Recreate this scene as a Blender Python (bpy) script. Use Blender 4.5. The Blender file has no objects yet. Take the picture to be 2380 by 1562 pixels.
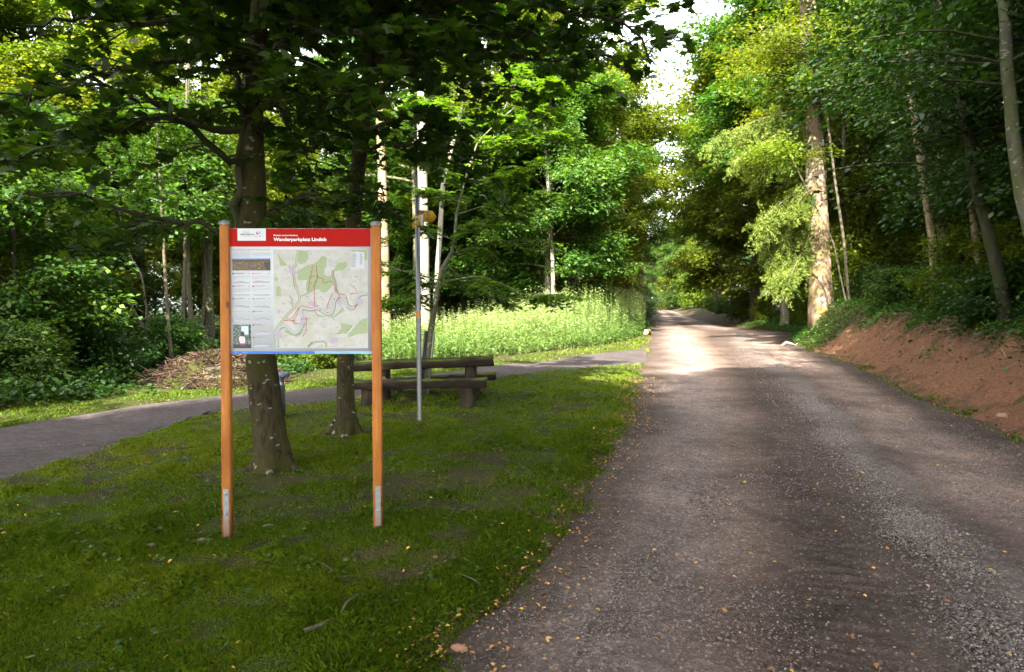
import bpy, math, random
import numpy as np
from mathutils import Vector, Matrix

# ------------------------------------------------------------------ camera, world, sun, exposure
sc = bpy.context.scene
COL = sc.collection
PITCH = math.radians(1.66)
CAMZ = 1.65
cam = bpy.data.cameras.new('camera'); cam_o = bpy.data.objects.new('camera', cam); COL.objects.link(cam_o)
cam_o.location = (0, 0, CAMZ); cam_o.rotation_euler = (math.radians(90) - PITCH, 0, 0)
cam.sensor_width = 36; cam.lens = 24.0; cam.clip_start = 0.05; cam.clip_end = 2000
cam.dof.use_dof = True; cam.dof.focus_distance = 5.3; cam.dof.aperture_fstop = 4.0
sc.camera = cam_o
SUN_EL, SUN_AZ = math.radians(41), math.radians(197)      # azimuth the light comes FROM, clockwise from +Y
w = bpy.data.worlds.new('World'); sc.world = w; w.use_nodes = True
nt = w.node_tree; nt.nodes.clear()
wo = nt.nodes.new('ShaderNodeOutputWorld'); bg = nt.nodes.new('ShaderNodeBackground'); sky = nt.nodes.new('ShaderNodeTexSky')
sky.sky_type = 'NISHITA'; sky.sun_disc = False; sky.sun_elevation = SUN_EL; sky.sun_rotation = SUN_AZ
sky.air_density = 1.0; sky.dust_density = 2.5; sky.ozone_density = 1.0
bg.inputs[1].default_value = 0.15
hs_ = nt.nodes.new('ShaderNodeHueSaturation'); hs_.inputs['Saturation'].default_value = .26
nt.links.new(sky.outputs[0], hs_.inputs['Color']); nt.links.new(hs_.outputs[0], bg.inputs[0]); nt.links.new(bg.outputs[0], wo.inputs[0])
sun = bpy.data.lights.new('sun', 'SUN'); sun.energy = 3.5; sun.angle = math.radians(0.55); sun.color = (1.0, 0.93, 0.80)
sun_o = bpy.data.objects.new('sun', sun); COL.objects.link(sun_o)
sdir = Vector((math.sin(SUN_AZ) * math.cos(SUN_EL), math.cos(SUN_AZ) * math.cos(SUN_EL), math.sin(SUN_EL)))
sun_o.rotation_euler = sdir.to_track_quat('Z', 'Y').to_euler(); sun_o.location = sdir * 50
sc.view_settings.view_transform = 'Standard'; sc.view_settings.look = 'None'
sc.view_settings.exposure = 3.3; sc.view_settings.gamma = 1.0
cy = sc.cycles
cy.max_bounces = 8; cy.diffuse_bounces = 4; cy.glossy_bounces = 2; cy.transmission_bounces = 4; cy.transparent_max_bounces = 4
cy.sample_clamp_indirect = 8.0

# ------------------------------------------------------------------ helpers
F = 1586.0
cp, sp = math.cos(PITCH), math.sin(PITCH)
def P(px, py, Y):
    """world point at depth Y seen at (px,py) of the 2379x1562 photo"""
    a = (px - 1189.5) / F; b = (781 - py) / F
    d = (a, cp + b * sp, -sp + b * cp); s = Y / d[1]
    return Vector((d[0] * s, Y, CAMZ + d[2] * s))
def sstep(x, a, b):
    t = np.clip((x - a) / (b - a), 0, 1); return t * t * (3 - 2 * t)
RL = np.array([(-30, -7), (-12, -3.2), (0, -1.1), (3.16, -.28), (4.33, .16), (5.63, .53), (7.17, .95), (9.9, 1.75), (15.3, 2.95), (18, 3.5), (22, 4.4), (27, 5.5), (34, 6.9), (50, 10.3), (88, 19), (104, 22.4), (120, 25.2), (160, 28)])
RR = np.array([(-30, -1), (-12, 2.3), (0, 4.7), (4, 5.5), (8.6, 6.45), (11.1, 7.15), (19, 9.6), (26, 11.3), (31, 12.6), (36, 14.9), (41, 16.6), (45, 16.4), (50, 15.6), (65, 18.4), (88, 22.3), (104, 25.6), (120, 28.4), (160, 31.5)])
def vnoise(x, y, s, seed=0):
    """smooth value noise, numpy"""
    x = np.asarray(x, float) * s; y = np.asarray(y, float) * s
    xi = np.floor(x); yi = np.floor(y); fx = x - xi; fy = y - yi
    fx = fx * fx * (3 - 2 * fx); fy = fy * fy * (3 - 2 * fy)
    def h(a, b):
        v = np.sin(a * 127.1 + b * 311.7 + seed * 74.7) * 43758.5453; return v - np.floor(v)
    return (h(xi, yi) * (1 - fx) + h(xi + 1, yi) * fx) * (1 - fy) + (h(xi, yi + 1) * (1 - fx) + h(xi + 1, yi + 1) * fx) * fy
def roadL(y): return np.interp(y, RL[:, 0], RL[:, 1]) + .16 * (vnoise(y, 0 * y, .9, 3) - .5) + .1 * (vnoise(y, 0 * y, 3.1, 4) - .5)
def roadR(y): return np.interp(y, RR[:, 0], RR[:, 1]) + .2 * (vnoise(y, 0 * y, .8, 5) - .5)
BH = np.array([(-30, .7), (0, .85), (9, 1.0), (20, 1.35), (29, 1.7), (34, 1.3), (40, .5), (60, .5), (100, .5)])
def H(x, y):
    x = np.asarray(x, float); y = np.asarray(y, float)
    yy = np.clip(y, -30, 130); t = np.clip(yy - 12, 0, None)
    z = .1 * sstep(yy, 6, 12) + .0185 * t + .00004 * t * t
    r = x - roadR(y); b = np.interp(yy, BH[:, 0], BH[:, 1])
    z = z + b * sstep(r, .05, 1.9) * (1 + .12 * (vnoise(x, y, .7, 8) - .5)) + .05 * np.clip(r - 1.9, 0, 14)
    z = z + .05 * sstep(r, .3, 1.6) * (vnoise(x, y, 2.2, 18) - .5) * 2
    l = roadL(y) - x
    z = z + .035 * sstep(l, 0, .5) - .016 * np.clip(l - 1.5, 0, 9) * sstep(12 - yy, 0, 6)
    z = z + .16 * (vnoise(x, y, .16, 1) - .5) * sstep(l, 0, 4) * sstep(yy, 13, 20)
    z = z + .03 * np.exp(-((x + 1.0) ** 2 + (y - 5.2) ** 2) / .45) - .055 * np.exp(-((x + 2.17) ** 2 + (y - 5.2) ** 2) / .3)
    z = z + .05 * (vnoise(x, y, .5, 2) - .5) * sstep(l, 0, 1)
    z = z + .035 * (vnoise(x, y, .8, 6) - .5) * (1 - sstep(l, 0, 1)) * (1 - sstep(r, 0, .5))
    return z
def bare_at(X, Y):
    return np.exp(-(((X + 1.45) / .95) ** 2 + ((Y - 4.45) / .28) ** 2)) + .8 * np.exp(-(((X + .6) / .45) ** 2 + ((Y - 4.75) / .25) ** 2)) + .75 * np.exp(-(((X + .2) / 1.3) ** 2 + ((Y - 6.6) / .8) ** 2)) + .65 * np.exp(-(((X + 2.4) / .8) ** 2 + ((Y - 6.9) / .9) ** 2))
def hz(x, y): return float(H(x, y))
def G(px, py):
    """where the camera ray through a photo pixel meets the terrain"""
    for k in range(1, 4000):
        Y = 2 + k * .03; p = P(px, py, Y)
        if p.z <= hz(p.x, Y): return Vector((p.x, Y, hz(p.x, Y)))
    return Vector((p.x, Y, hz(p.x, Y)))
NEAR = np.array([(-9.5, -1), (-7.4, 2.2), (-6.0, 4.8), (-5.2, 6.8), (-5.0, 9.0), (-4.75, 11.0), (-3.2, 12.3), (-1.8, 14.0), (-.4, 15.9), (1.23, 17.6), (2.6, 18.9), (4.0, 20.0)])
FAR = np.array([(-14, -1), (-11.6, 3.5), (-9.4, 7.0), (-8.0, 8.8), (-7.3, 9.8), (-6.5, 11.6), (-5.6, 12.9), (-3.7, 14.0), (-2.2, 16.2), (-.5, 18.8), (1.5, 21.2), (5.2, 26.6)])
def resample(pts, n):
    pts = np.asarray(pts, float); d = np.r_[0, np.cumsum(np.linalg.norm(np.diff(pts, axis=0), axis=1))]
    t = np.linspace(0, d[-1], n); return np.stack([np.interp(t, d, pts[:, k]) for k in range(pts.shape[1])], 1)
def inpoly(x, y, poly):
    x = np.asarray(x, float); y = np.asarray(y, float); c = np.zeros(x.shape, bool); n = len(poly)
    for i in range(n):
        x1, y1 = poly[i]; x2, y2 = poly[(i + 1) % n]
        cond = ((y1 > y) != (y2 > y)) & (x < (x2 - x1) * (y - y1) / ((y2 - y1) + 1e-12) + x1)
        c ^= cond
    return c
PATHPOLY = np.vstack([NEAR, FAR[::-1]])
WEEDS = np.array([(-5.2, 20.5), (-2.4, 20.6), (.3, 23.4), (3.6, 28.0), (6.9, 36), (9.0, 45), (9.6, 52), (6, 50), (1, 38), (-3, 31), (-7, 27)])

class MB:
    def __init__(s): s.V = []; s.Fs = []; s.n = 0; s.A = []
    def add(s, V, faces, m=0, a=.5):
        V = np.asarray(V, float).reshape(-1, 3)
        s.V.append(V)
        s.A.append(np.full(len(V), a) if np.isscalar(a) else np.asarray(a, float))
        fl = faces if isinstance(faces, list) and len(faces) and isinstance(faces[0], np.ndarray) else None
        if fl is None:
            if isinstance(faces, np.ndarray): fl = [faces]
            else:
                by = {}
                for f in faces: by.setdefault(len(f), []).append(f)
                fl = [np.array(v) for v in by.values()]
        for f in fl: s.Fs.append((f + s.n, m))
        s.n += len(V); return s
    def box(s, x0, x1, y0, y1, z0, z1, m=0, a=.5, bev=0):
        if bev <= 0:
            V = [(x, y, z) for z in (z0, z1) for y in (y0, y1) for x in (x0, x1)]
            return s.add(V, [(0, 2, 3, 1), (4, 5, 7, 6), (0, 1, 5, 4), (2, 6, 7, 3), (0, 4, 6, 2), (1, 3, 7, 5)], m, a)
        b = bev; ring = [(x0 + b, y0), (x1 - b, y0), (x1, y0 + b), (x1, y1 - b), (x1 - b, y1), (x0 + b, y1), (x0, y1 - b), (x0, y0 + b)]
        V = [(x, y, z) for z in (z0, z1) for x, y in ring]; n = 8
        return s.add(V, [tuple(range(n))[::-1], tuple(range(n, 2 * n))] + [(i, (i + 1) % n, n + (i + 1) % n, n + i) for i in range(n)], m, a)
    def tube(s, pts, rad, sides=8, m=0, a=.5, cap=True, flute=None):
        pts = np.asarray(pts, float); n = len(pts); rad = np.broadcast_to(np.asarray(rad, float), (n,))
        T = np.gradient(pts, axis=0); T /= np.linalg.norm(T, axis=1)[:, None] + 1e-9
        u = np.cross(T[0], (0, 0, 1.)); 
        if np.linalg.norm(u) < .2: u = np.array((1., 0, 0))
        U = []
        for i in range(n):
            u = u - T[i] * np.dot(u, T[i]); u = u / (np.linalg.norm(u) + 1e-9); U.append(u)
        U = np.array(U); W = np.cross(T, U); ang = np.linspace(0, 2 * math.pi, sides, endpoint=False)
        R = rad[:, None] * (np.ones((n, sides)) if flute is None else flute(np.linspace(0, 1, n)[:, None], ang[None, :]))
        V = pts[:, None, :] + R[..., None] * (np.cos(ang)[None, :, None] * U[:, None, :] + np.sin(ang)[None, :, None] * W[:, None, :])
        i = np.arange(n - 1)[:, None]; j = np.arange(sides)[None, :]; k = (j + 1) % sides
        Q = np.stack([i * sides + j, i * sides + k, (i + 1) * sides + k, (i + 1) * sides + j], -1).reshape(-1, 4)
        fs = [Q]
        if cap: fs += [np.arange(sides)[::-1][None, :], (np.arange(sides) + (n - 1) * sides)[None, :]]
        return s.add(V.reshape(-1, 3), fs, m, a)
    def poly(s, pts, m=0, a=.5): return s.add(pts, [tuple(range(len(pts)))], m, a)
    def mesh(s, name, mats, smooth=False):
        me = bpy.data.meshes.new(name)
        V = np.vstack(s.V).astype(np.float32); me.vertices.add(len(V)); me.vertices.foreach_set('co', V.ravel())
        loops = np.concatenate([f.ravel() for f, _ in s.Fs]).astype(np.int32)
        ks = np.concatenate([np.full(len(f), f.shape[1]) for f, _ in s.Fs]); mi = np.concatenate([np.full(len(f), m) for f, m in s.Fs]).astype(np.int32)
        me.loops.add(len(loops)); me.loops.foreach_set('vertex_index', loops)
        me.polygons.add(len(ks)); me.polygons.foreach_set('loop_start', np.r_[0, np.cumsum(ks)[:-1]].astype(np.int32))
        me.polygons.foreach_set('material_index', mi)
        if smooth: me.polygons.foreach_set('use_smooth', np.ones(len(ks), bool))
        at = me.attributes.new('v', 'FLOAT', 'POINT'); at.data.foreach_set('value', np.concatenate(s.A).astype(np.float32))
        for m in (mats if isinstance(mats, (list, tuple)) else [mats]): me.materials.append(m)
        me.update(calc_edges=True); return me
    def obj(s, name, mats, parent=None, smooth=False, **kw):
        return link(name, s.mesh(name, mats, smooth), parent, **kw)
def link(name, data, parent=None, **kw):
    o = bpy.data.objects.new(name, data); COL.objects.link(o); o.parent = parent; tag(o, **kw); return o
def tag(o, label=None, cat=None, group=None, kind=None):
    if label: o['label'] = label
    if cat: o['category'] = cat
    if group: o['group'] = group
    if kind: o['kind'] = kind
    return o
def empty(name, loc, rz=0, **kw):
    o = bpy.data.objects.new(name, None); o.empty_display_size = .2; COL.objects.link(o); o.location = loc; o.rotation_euler = (0, 0, rz); tag(o, **kw); return o

# ------------------------------------------------------------------ materials
class N:
    def __init__(s, name):
        s.m = bpy.data.materials.new(name); s.m.use_nodes = True; s.t = s.m.node_tree; s.t.nodes.clear()
        s.out = s.n('ShaderNodeOutputMaterial')
    def n(s, typ, ins=None, **at):
        x = s.t.nodes.new(typ)
        for k, v in at.items(): setattr(x, k, v)
        for k, v in (ins or {}).items(): s.set(x, k, v)
        return x
    def set(s, x, k, v):
        if isinstance(v, bpy.types.NodeSocket): s.t.links.new(v, x.inputs[k])
        elif isinstance(v, bpy.types.Node): s.t.links.new(v.outputs[0], x.inputs[k])
        else:
            if isinstance(v, tuple) and len(v) == 3 and x.inputs[k].type == 'RGBA': v = v + (1,)
            x.inputs[k].default_value = v
    def attr(s, name='v'): return s.n('ShaderNodeAttribute', attribute_name=name).outputs['Fac']
    def coord(s, scale=(1, 1, 1), kind='Object'):
        c = s.n('ShaderNodeTexCoord'); mp = s.n('ShaderNodeMapping', {'Scale': scale}); s.t.links.new(c.outputs[kind], mp.inputs[0]); return mp.outputs[0]
    def noise(s, vec, scale, detail=4, rough=.6): return s.n('ShaderNodeTexNoise', {'Vector': vec, 'Scale': scale, 'Detail': detail, 'Roughness': rough}).outputs['Fac']
    def ramp(s, fac, stops):
        r = s.n('ShaderNodeValToRGB'); e = r.color_ramp.elements
        while len(e) < len(stops): e.new(.5)
        for i, (p, c) in enumerate(stops):
            e[i].position = p; e[i].color = (c, c, c, 1) if not isinstance(c, tuple) else c + (1,)
        s.t.links.new(fac, r.inputs[0]); return r.outputs[0]
    def mix(s, fac, a, b, blend='MIX'):
        x = s.n('ShaderNodeMix', data_type='RGBA', blend_type=blend)
        s.set(x, 0, fac); s.set(x, 6, a); s.set(x, 7, b); return x.outputs[2]
    def math(s, op, a, b=0.0): 
        x = s.n('ShaderNodeMath', operation=op); s.set(x, 0, a); s.set(x, 1, b); return x.outputs[0]
    def pbr(s, base, rough=.8, spec=.3, metal=0, bump=None, bs=.4, bd=.02):
        b = s.n('ShaderNodeBsdfPrincipled', {'Base Color': base, 'Roughness': rough, 'Metallic': metal, 'Specular IOR Level': spec})
        if bump is not None:
            bn = s.n('ShaderNodeBump', {'Height': bump, 'Strength': bs, 'Distance': bd}); s.t.links.new(bn.outputs[0], b.inputs['Normal'])
        return b.outputs[0]
    def done(s, sh): s.t.links.new(sh, s.out.inputs[0]); return s.m
def plain(name, c, rough=.6, metal=0, spec=.4): 
    n = N(name); return n.done(n.pbr(c, rough, spec, metal))
def leafmat(name, stops, trans=.42, rough=.5, spec=.35, var=.25, tint=(1.2, 1.18, .3)):
    n = N(name); c = n.ramp(n.attr(), stops)
    oi = n.n('ShaderNodeObjectInfo').outputs['Random']
    val = n.math('ADD', n.math('MULTIPLY', oi, var), 1 - var / 2)
    hs = n.n('ShaderNodeHueSaturation', {'Color': c, 'Value': val, 'Hue': n.math('ADD', n.math('MULTIPLY', oi, .03), .485)}).outputs[0]
    p = n.pbr(hs, rough, spec)
    tr = n.n('ShaderNodeBsdfTranslucent', {'Color': n.mix(1.0, hs, tint, 'MULTIPLY')}).outputs[0]
    mx = n.n('ShaderNodeMixShader', {0: trans}); n.t.links.new(p, mx.inputs[1]); n.t.links.new(tr, mx.inputs[2])
    return n.done(mx.outputs[0])
def barkmat(name, c1, c2, lichen=None, lam=.62, moss=None, sc_=9, vert=.25, bs=.6):
    n = N(name); v = n.coord((1, 1, vert)); v1 = n.coord()
    a = n.noise(v, sc_, 6, .65); base = n.ramp(a, [(.35, c1), (.65, c2)])
    if moss: base = n.mix(n.ramp(n.noise(v1, 1.7, 3), [(.40, 0.), (.56, .85)]), base, moss)
    if lichen:
        vv = n.coord((1, 1, 1.7)); sp = n.noise(vv, 11, 2, .4); base = n.mix(n.ramp(sp, [(lam, 0.), (lam + .03, .9)]), base, lichen)
    return n.done(n.pbr(base, .9, .2, bump=a, bs=bs, bd=.03))

M = {}
M['maple_leaf'] = leafmat('maple_leaf', [(0, (.014, .038, .005)), (.5, (.028, .066, .007)), (1, (.06, .11, .011))], .42, .5, .2, .1, (1.3, 1.6, .3))
M['leaf_beech'] = leafmat('beech_leaf', [(0, (.045, .085, .008)), (.55, (.12, .17, .012)), (.93, (.18, .215, .016)), (1, (.24, .17, .03))], .5)
M['leaf_mid'] = leafmat('green_leaf', [(0, (.024, .066, .012)), (.6, (.058, .125, .018)), (1, (.125, .19, .028))], .48)
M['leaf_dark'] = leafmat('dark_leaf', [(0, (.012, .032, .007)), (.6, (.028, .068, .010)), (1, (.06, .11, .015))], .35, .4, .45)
M['leaf_pinnate'] = leafmat('pinnate_leaf', [(0, (.05, .11, .008)), (.6, (.10, .17, .012)), (1, (.15, .22, .018))], .5, .5, .3, 0, (1.2, 1.25, .35))
M['needle'] = leafmat('needle', [(0, (.03, .055, .018)), (.6, (.06, .095, .03)), (1, (.10, .13, .035))], .2, .6, .2)
M['needle_gold'] = leafmat('yellow_green_needle', [(0, (.06, .10, .015)), (.6, (.14, .20, .03)), (1, (.25, .29, .07))], .35, .6, .2)  # yellow-green needles of the thick spruce
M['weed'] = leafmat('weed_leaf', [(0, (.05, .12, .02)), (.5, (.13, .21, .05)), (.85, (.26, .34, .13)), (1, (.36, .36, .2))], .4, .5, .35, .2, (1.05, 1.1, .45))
M['grass'] = leafmat('grass_blade', [(0, (.10, .075, .02)), (.15, (.07, .12, .006)), (.5, (.14, .225, .009)), (.85, (.23, .30, .013)), (1, (.32, .28, .08))], .4, .5, .3, 0)
M['bark_maple'] = barkmat('maple_bark', (.011, .008, .004), (.058, .044, .022), (.20, .20, .16), .67, (.038, .036, .007), 20, .35, 1.0)
M['bark_dark'] = barkmat('dark_bark', (.03, .025, .018), (.07, .06, .045), None, .6, (.04, .05, .015), 10)
M['bark_tan'] = barkmat('tan_bark', (.06, .05, .035), (.13, .11, .075), (.1, .12, .05), .62, None, 6)
M['bark_pale'] = barkmat('pale_bark', (.14, .125, .095), (.30, .27, .22), (.14, .17, .08), .62, None, 5, .3, .3)
M['bark_spruce'] = barkmat('spruce_bark', (.13, .085, .062), (.34, .24, .18), (.30, .27, .22), .66, (.16, .13, .05), 12, .12, .9)
M['bark_beech'] = barkmat('beech_bark', (.07, .065, .05), (.15, .135, .105), (.26, .26, .22), .64, (.08, .09, .03), 8)

def ground_mat():
    n = N('ground_soil'); v = n.coord()
    a = n.noise(v, 1.1, 5); b = n.noise(v, 14, 5, .7); c = n.noise(v, 70, 4, .7)
    soil = n.ramp(b, [(.3, (.014, .010, .005)), (.7, (.050, .034, .017))])
    moss = n.ramp(c, [(.3, (.016, .028, .003)), (.7, (.052, .078, .005))])
    col = n.mix(n.ramp(a, [(.44, .12), (.58, .85)]), soil, moss); col = n.mix(n.math('MULTIPLY', n.attr('u'), n.ramp(b, [(.3, .55), (.6, 1.)])), col, n.ramp(c, [(.3, (.035, .022, .012)), (.7, (.10, .066, .038))]))
    return n.done(n.pbr(col, .95, .15, bump=b, bs=.6, bd=.04))
def road_mat():
    n = N('gravel_road'); v = n.coord(); u = n.attr('u')
    wob = n.math('MULTIPLY', n.math('SUBTRACT', n.noise(v, .8, 5), .5), .13); uu = n.math('ADD', u, wob)
    track = n.ramp(uu, [(0, (.060, .046, .032)), (.07, (.10, .080, .064)), (.15, (.195, .163, .138)), (.24, (.21, .178, .153)), (.31, (.19, .148, .118)), (.38, (.120, .092, .070)), (.43, (.070, .054, .041)), (.54, (.080, .064, .050)), (.58, (.115, .100, .086)), (.64, (.14, .124, .108)), (.675, (.12, .096, .076)), (.72, (.19, .150, .122)), (.83, (.20, .158, .128)), (.9, (.075, .060, .046)), (1, (.055, .043, .03))])
    big = n.noise(v, .7, 5, .6); col = n.mix(.85, track, n.ramp(big, [(.3, .42), (.7, 1.3)]), 'MULTIPLY')
    mid = n.noise(v, 6, 6, .75); col = n.mix(.8, col, n.ramp(mid, [(.3, .6), (.72, 1.3)]), 'MULTIPLY')
    vo = n.n('ShaderNodeTexVoronoi', {'Vector': v, 'Scale': 55.}); vo2 = n.n('ShaderNodeTexVoronoi', {'Vector': v, 'Scale': 130.})
    st = n.ramp(vo.outputs['Color'], [(.0, .45), (.7, 1.0), (.9, 1.9), (1, 2.6)]); col = n.mix(.75, col, st, 'MULTIPLY')
    st2 = n.ramp(vo2.outputs['Color'], [(.0, .6), (.8, 1.05), (1, 2.0)]); col = n.mix(.6, col, st2, 'MULTIPLY')
    col = n.mix(1.0, col, (1.10, .97, .97), 'MULTIPLY'); col = n.mix(n.attr('t'), col, (.024, .018, .013))  # tread soil and its painted rut shading darken the road colour last
    h = n.math('ADD', n.math('MULTIPLY', vo.outputs['Distance'], .8), n.math('MULTIPLY', mid, 1.6))
    return n.done(n.pbr(col, .92, .25, bump=h, bs=.7, bd=.018))
def bank_mat():
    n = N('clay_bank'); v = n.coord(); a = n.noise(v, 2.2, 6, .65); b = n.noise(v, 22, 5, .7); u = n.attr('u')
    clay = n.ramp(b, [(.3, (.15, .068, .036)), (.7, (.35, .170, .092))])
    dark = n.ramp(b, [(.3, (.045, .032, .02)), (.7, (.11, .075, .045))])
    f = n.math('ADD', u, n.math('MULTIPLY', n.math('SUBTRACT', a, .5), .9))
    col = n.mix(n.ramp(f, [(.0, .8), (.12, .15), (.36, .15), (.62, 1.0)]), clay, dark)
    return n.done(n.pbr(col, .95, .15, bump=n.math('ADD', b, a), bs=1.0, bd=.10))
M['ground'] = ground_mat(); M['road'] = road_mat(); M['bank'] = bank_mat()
def pathmat():
    n = N('dirt_path'); v = n.coord(); b = n.noise(v, 9, 6, .75); a = n.noise(v, 1.2, 4)
    col = n.mix(n.ramp(a, [(.35, 0.), (.65, 1.)]), n.ramp(b, [(.3, (.030, .023, .021)), (.7, (.075, .060, .056))]), n.ramp(b, [(.3, (.042, .032, .031)), (.7, (.105, .085, .082))]))
    vo = n.n('ShaderNodeTexVoronoi', {'Vector': v, 'Scale': 60.}); col = n.mix(.7, col, n.ramp(vo.outputs['Color'], [(0, .5), (.8, 1.), (1, 2.2)]), 'MULTIPLY')
    return n.done(n.pbr(col, .93, .2, bump=b, bs=.6, bd=.03))
M['path'] = pathmat()

# ------------------------------------------------------------------ terrain
def setattr_u(me, name, arr):
    a = me.attributes.new(name, 'FLOAT', 'POINT'); a.data.foreach_set('value', np.asarray(arr, np.float32))
def gridmesh(name, X, Y, Z, mat, u=None, **kw):
    n, m = X.shape; V = np.stack([X, Y, Z], -1).reshape(-1, 3)
    i = np.arange(n - 1)[:, None]; j = np.arange(m - 1)[None, :]
    Q = np.stack([i * m + j, i * m + j + 1, (i + 1) * m + j + 1, (i + 1) * m + j], -1).reshape(-1, 4)
    b = MB(); b.add(V, Q); me = b.mesh(name, mat, True)
    if u is not None: setattr_u(me, 'u', u.ravel())
    return link(name, me, **kw)
def axis(a, b, near0, near1, fine, coarse_n):
    l = near0 - np.geomspace(.3, near0 - a, coarse_n)[::-1]; r = near1 + np.geomspace(.3, b - near1, coarse_n)
    return np.r_[l, np.arange(near0, near1, fine), r]
gx = axis(-500, 500, -16, 22, .16, 40); gy = axis(-120, 900, -2, 50, .18, 50)
X, Y = np.meshgrid(gx, gy); Z = H(X, Y)
inr = (X > roadL(Y)) & (X < roadR(Y) + 1.5); Z = Z - .05 * (inr | inpoly(X, Y, PATHPOLY))
gridmesh('ground', X, Y, Z, M['ground'], np.clip(bare_at(X, Y) + .8 * (1 - sstep(roadL(Y) - X, .1, .6)) * (X > roadL(Y) - 1), 0, 1), kind='structure')
ys = np.r_[np.arange(-25, 2, .5), np.arange(2, 9, .03), np.arange(9, 40, .1), np.arange(40, 150, .5)]; NU = 150; us = np.linspace(0, 1, NU)
L_, R_ = roadL(ys) - .06, roadR(ys) + .15
X = L_[:, None] + (R_ - L_)[:, None] * us[None, :]; Y = np.repeat(ys[:, None], NU, 1)
Zr = H(X, Y) + .012 - .03 * ((us < .001) | (us > .999))[None, :]
# shallow wheel ruts, clods and tyre marks
cw = .49 - .61 + np.interp(ys, [3, 5, 10, 15], [0, .015, .08, .12]) + .61 - .49
cen = np.interp(ys, [3, 5, 10, 15], [.49, .505, .57, .61]); dist = us[None, :] - cen[:, None] + .145; band = np.exp(-(dist / .05) ** 2)
Zr += .012 * (vnoise(X, Y, 8, 90) - .5) + .009 * (vnoise(X, Y, 19, 91) - .5) + .05 * (vnoise(X, Y, .9, 92) - .5) * .4
Zr += band * sstep(9 - Y, 0, 3) * (.018 * np.sin((Y + X * .35 + .06 * vnoise(X, Y, 6, 93)) * 52) - .012)
Zr += (-.018 * np.exp(-((us - .47) / .05) ** 2) + .012 * np.exp(-((us - .6) / .05) ** 2) - .01 * np.exp(-((us - .8) / .05) ** 2) - .01 * np.exp(-((us - .2) / .07) ** 2))[None, :]
shift = .61 - np.interp(ys, [3, 5, 10, 15], [.49, .505, .57, .61])
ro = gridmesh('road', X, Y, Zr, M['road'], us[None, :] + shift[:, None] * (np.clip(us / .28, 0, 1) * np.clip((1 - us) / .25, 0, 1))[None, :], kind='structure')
tread_shade = np.clip(1.5 * np.sin((Y + X * .35 + .09 * vnoise(X, Y, 6, 93)) * 45) + 2.2 * (vnoise(X, Y, 5, 94) - .55), 0, 1) * band * sstep(8.5 - Y, 0, 3) * sstep(Y, 3.0, 4.0) * .9  # dark churned soil of the tyre tread, with its rut shading painted in
setattr_u(ro.data, 't', tread_shade.ravel())
n1 = resample(NEAR, 260); n2 = resample(FAR, 260)
jt = np.arange(260)
n1[:, 0] += .22 * (vnoise(jt, 0 * jt, .13, 21) - .5) + .12 * (vnoise(jt, 0 * jt, .5, 23) - .5); n2[:, 0] += .3 * (vnoise(jt, 0 * jt, .13, 22) - .5)
t = np.linspace(0, 1, 24)[None, :, None]; PP = n1[:, None, :] * (1 - t) + n2[:, None, :] * t
Zp = H(PP[..., 0], PP[..., 1]) + .008; Zp[:, 0] -= .03; Zp[:, -1] -= .03
gridmesh('path', PP[..., 0], PP[..., 1], Zp, M['path'], kind='structure')
ys = np.arange(-6, 26.5, .09); us = np.linspace(0, 1, 42); R0 = roadR(ys) + .02
X = R0[:, None] + us[None, :] * 3.1 * (1 - .6 * sstep(ys, 21, 26))[:, None]; Y = np.repeat(ys[:, None], 42, 1)
Zb = H(X, Y) + .03 + (.16 * (vnoise(X, Y, 2.2, 31) - .5) + .11 * (vnoise(X, Y, 6, 32) - .5) + .06 * (vnoise(X, Y, 14, 33) - .5)) * sstep(us, 0, .14)[None, :]; Zb[:, 0] -= .04; Zb[:, -1] -= .08; Zb[-1] -= .1
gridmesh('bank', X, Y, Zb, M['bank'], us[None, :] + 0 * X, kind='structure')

# ------------------------------------------------------------------ leaves
def frames(nrm, d):
    nrm = nrm / (np.linalg.norm(nrm, axis=1)[:, None] + 1e-9)
    d = d - nrm * (d * nrm).sum(1)[:, None]; d /= np.linalg.norm(d, axis=1)[:, None] + 1e-9
    return nrm, d, np.cross(nrm, d)
def put(mb, shape, Pp, nrm, d, size, a, m=0):
    """copy a flat leaf outline (k,3: along, across, lift) to every point"""
    nrm, d, s = frames(nrm, d); k = len(shape); n = len(Pp); size = np.broadcast_to(size, (n,))[:, None, None]
    V = Pp[:, None, :] + size * (shape[None, :, 0:1] * d[:, None, :] + shape[None, :, 1:2] * s[:, None, :] + shape[None, :, 2:3] * nrm[:, None, :])
    mb.add(V.reshape(-1, 3), np.arange(n * k).reshape(n, k), m, np.repeat(a, k))
DIAM = np.array([(0, 0, 0), (.45, -.3, .06), (1, 0, -.05), (.45, .3, .06)])
HEX = np.array([(0, 0, 0), (.25, -.2, .04), (.6, -.2, .03), (1, 0, -.08), (.6, .2, .03), (.25, .2, .04)])
MAPLE = []
for x, y in [(0, 0), (.02, .10), (-.10, .30), (.06, .34), (.14, .52), (.30, .40), (.36, .50), (.42, .34), (.60, .48), (.62, .30), (.56, .20), (.72, .24), (.74, .12), (.90, .10), (1.0, 0)]: MAPLE.append((x, y))
MAPLE = MAPLE + [(x, -y) for x, y in MAPLE[1:-1][::-1]]
MAPLE = np.array([(x, y, -.25 * abs(y) ** 1.5 - .12 * x * x) for x, y in MAPLE])
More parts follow.
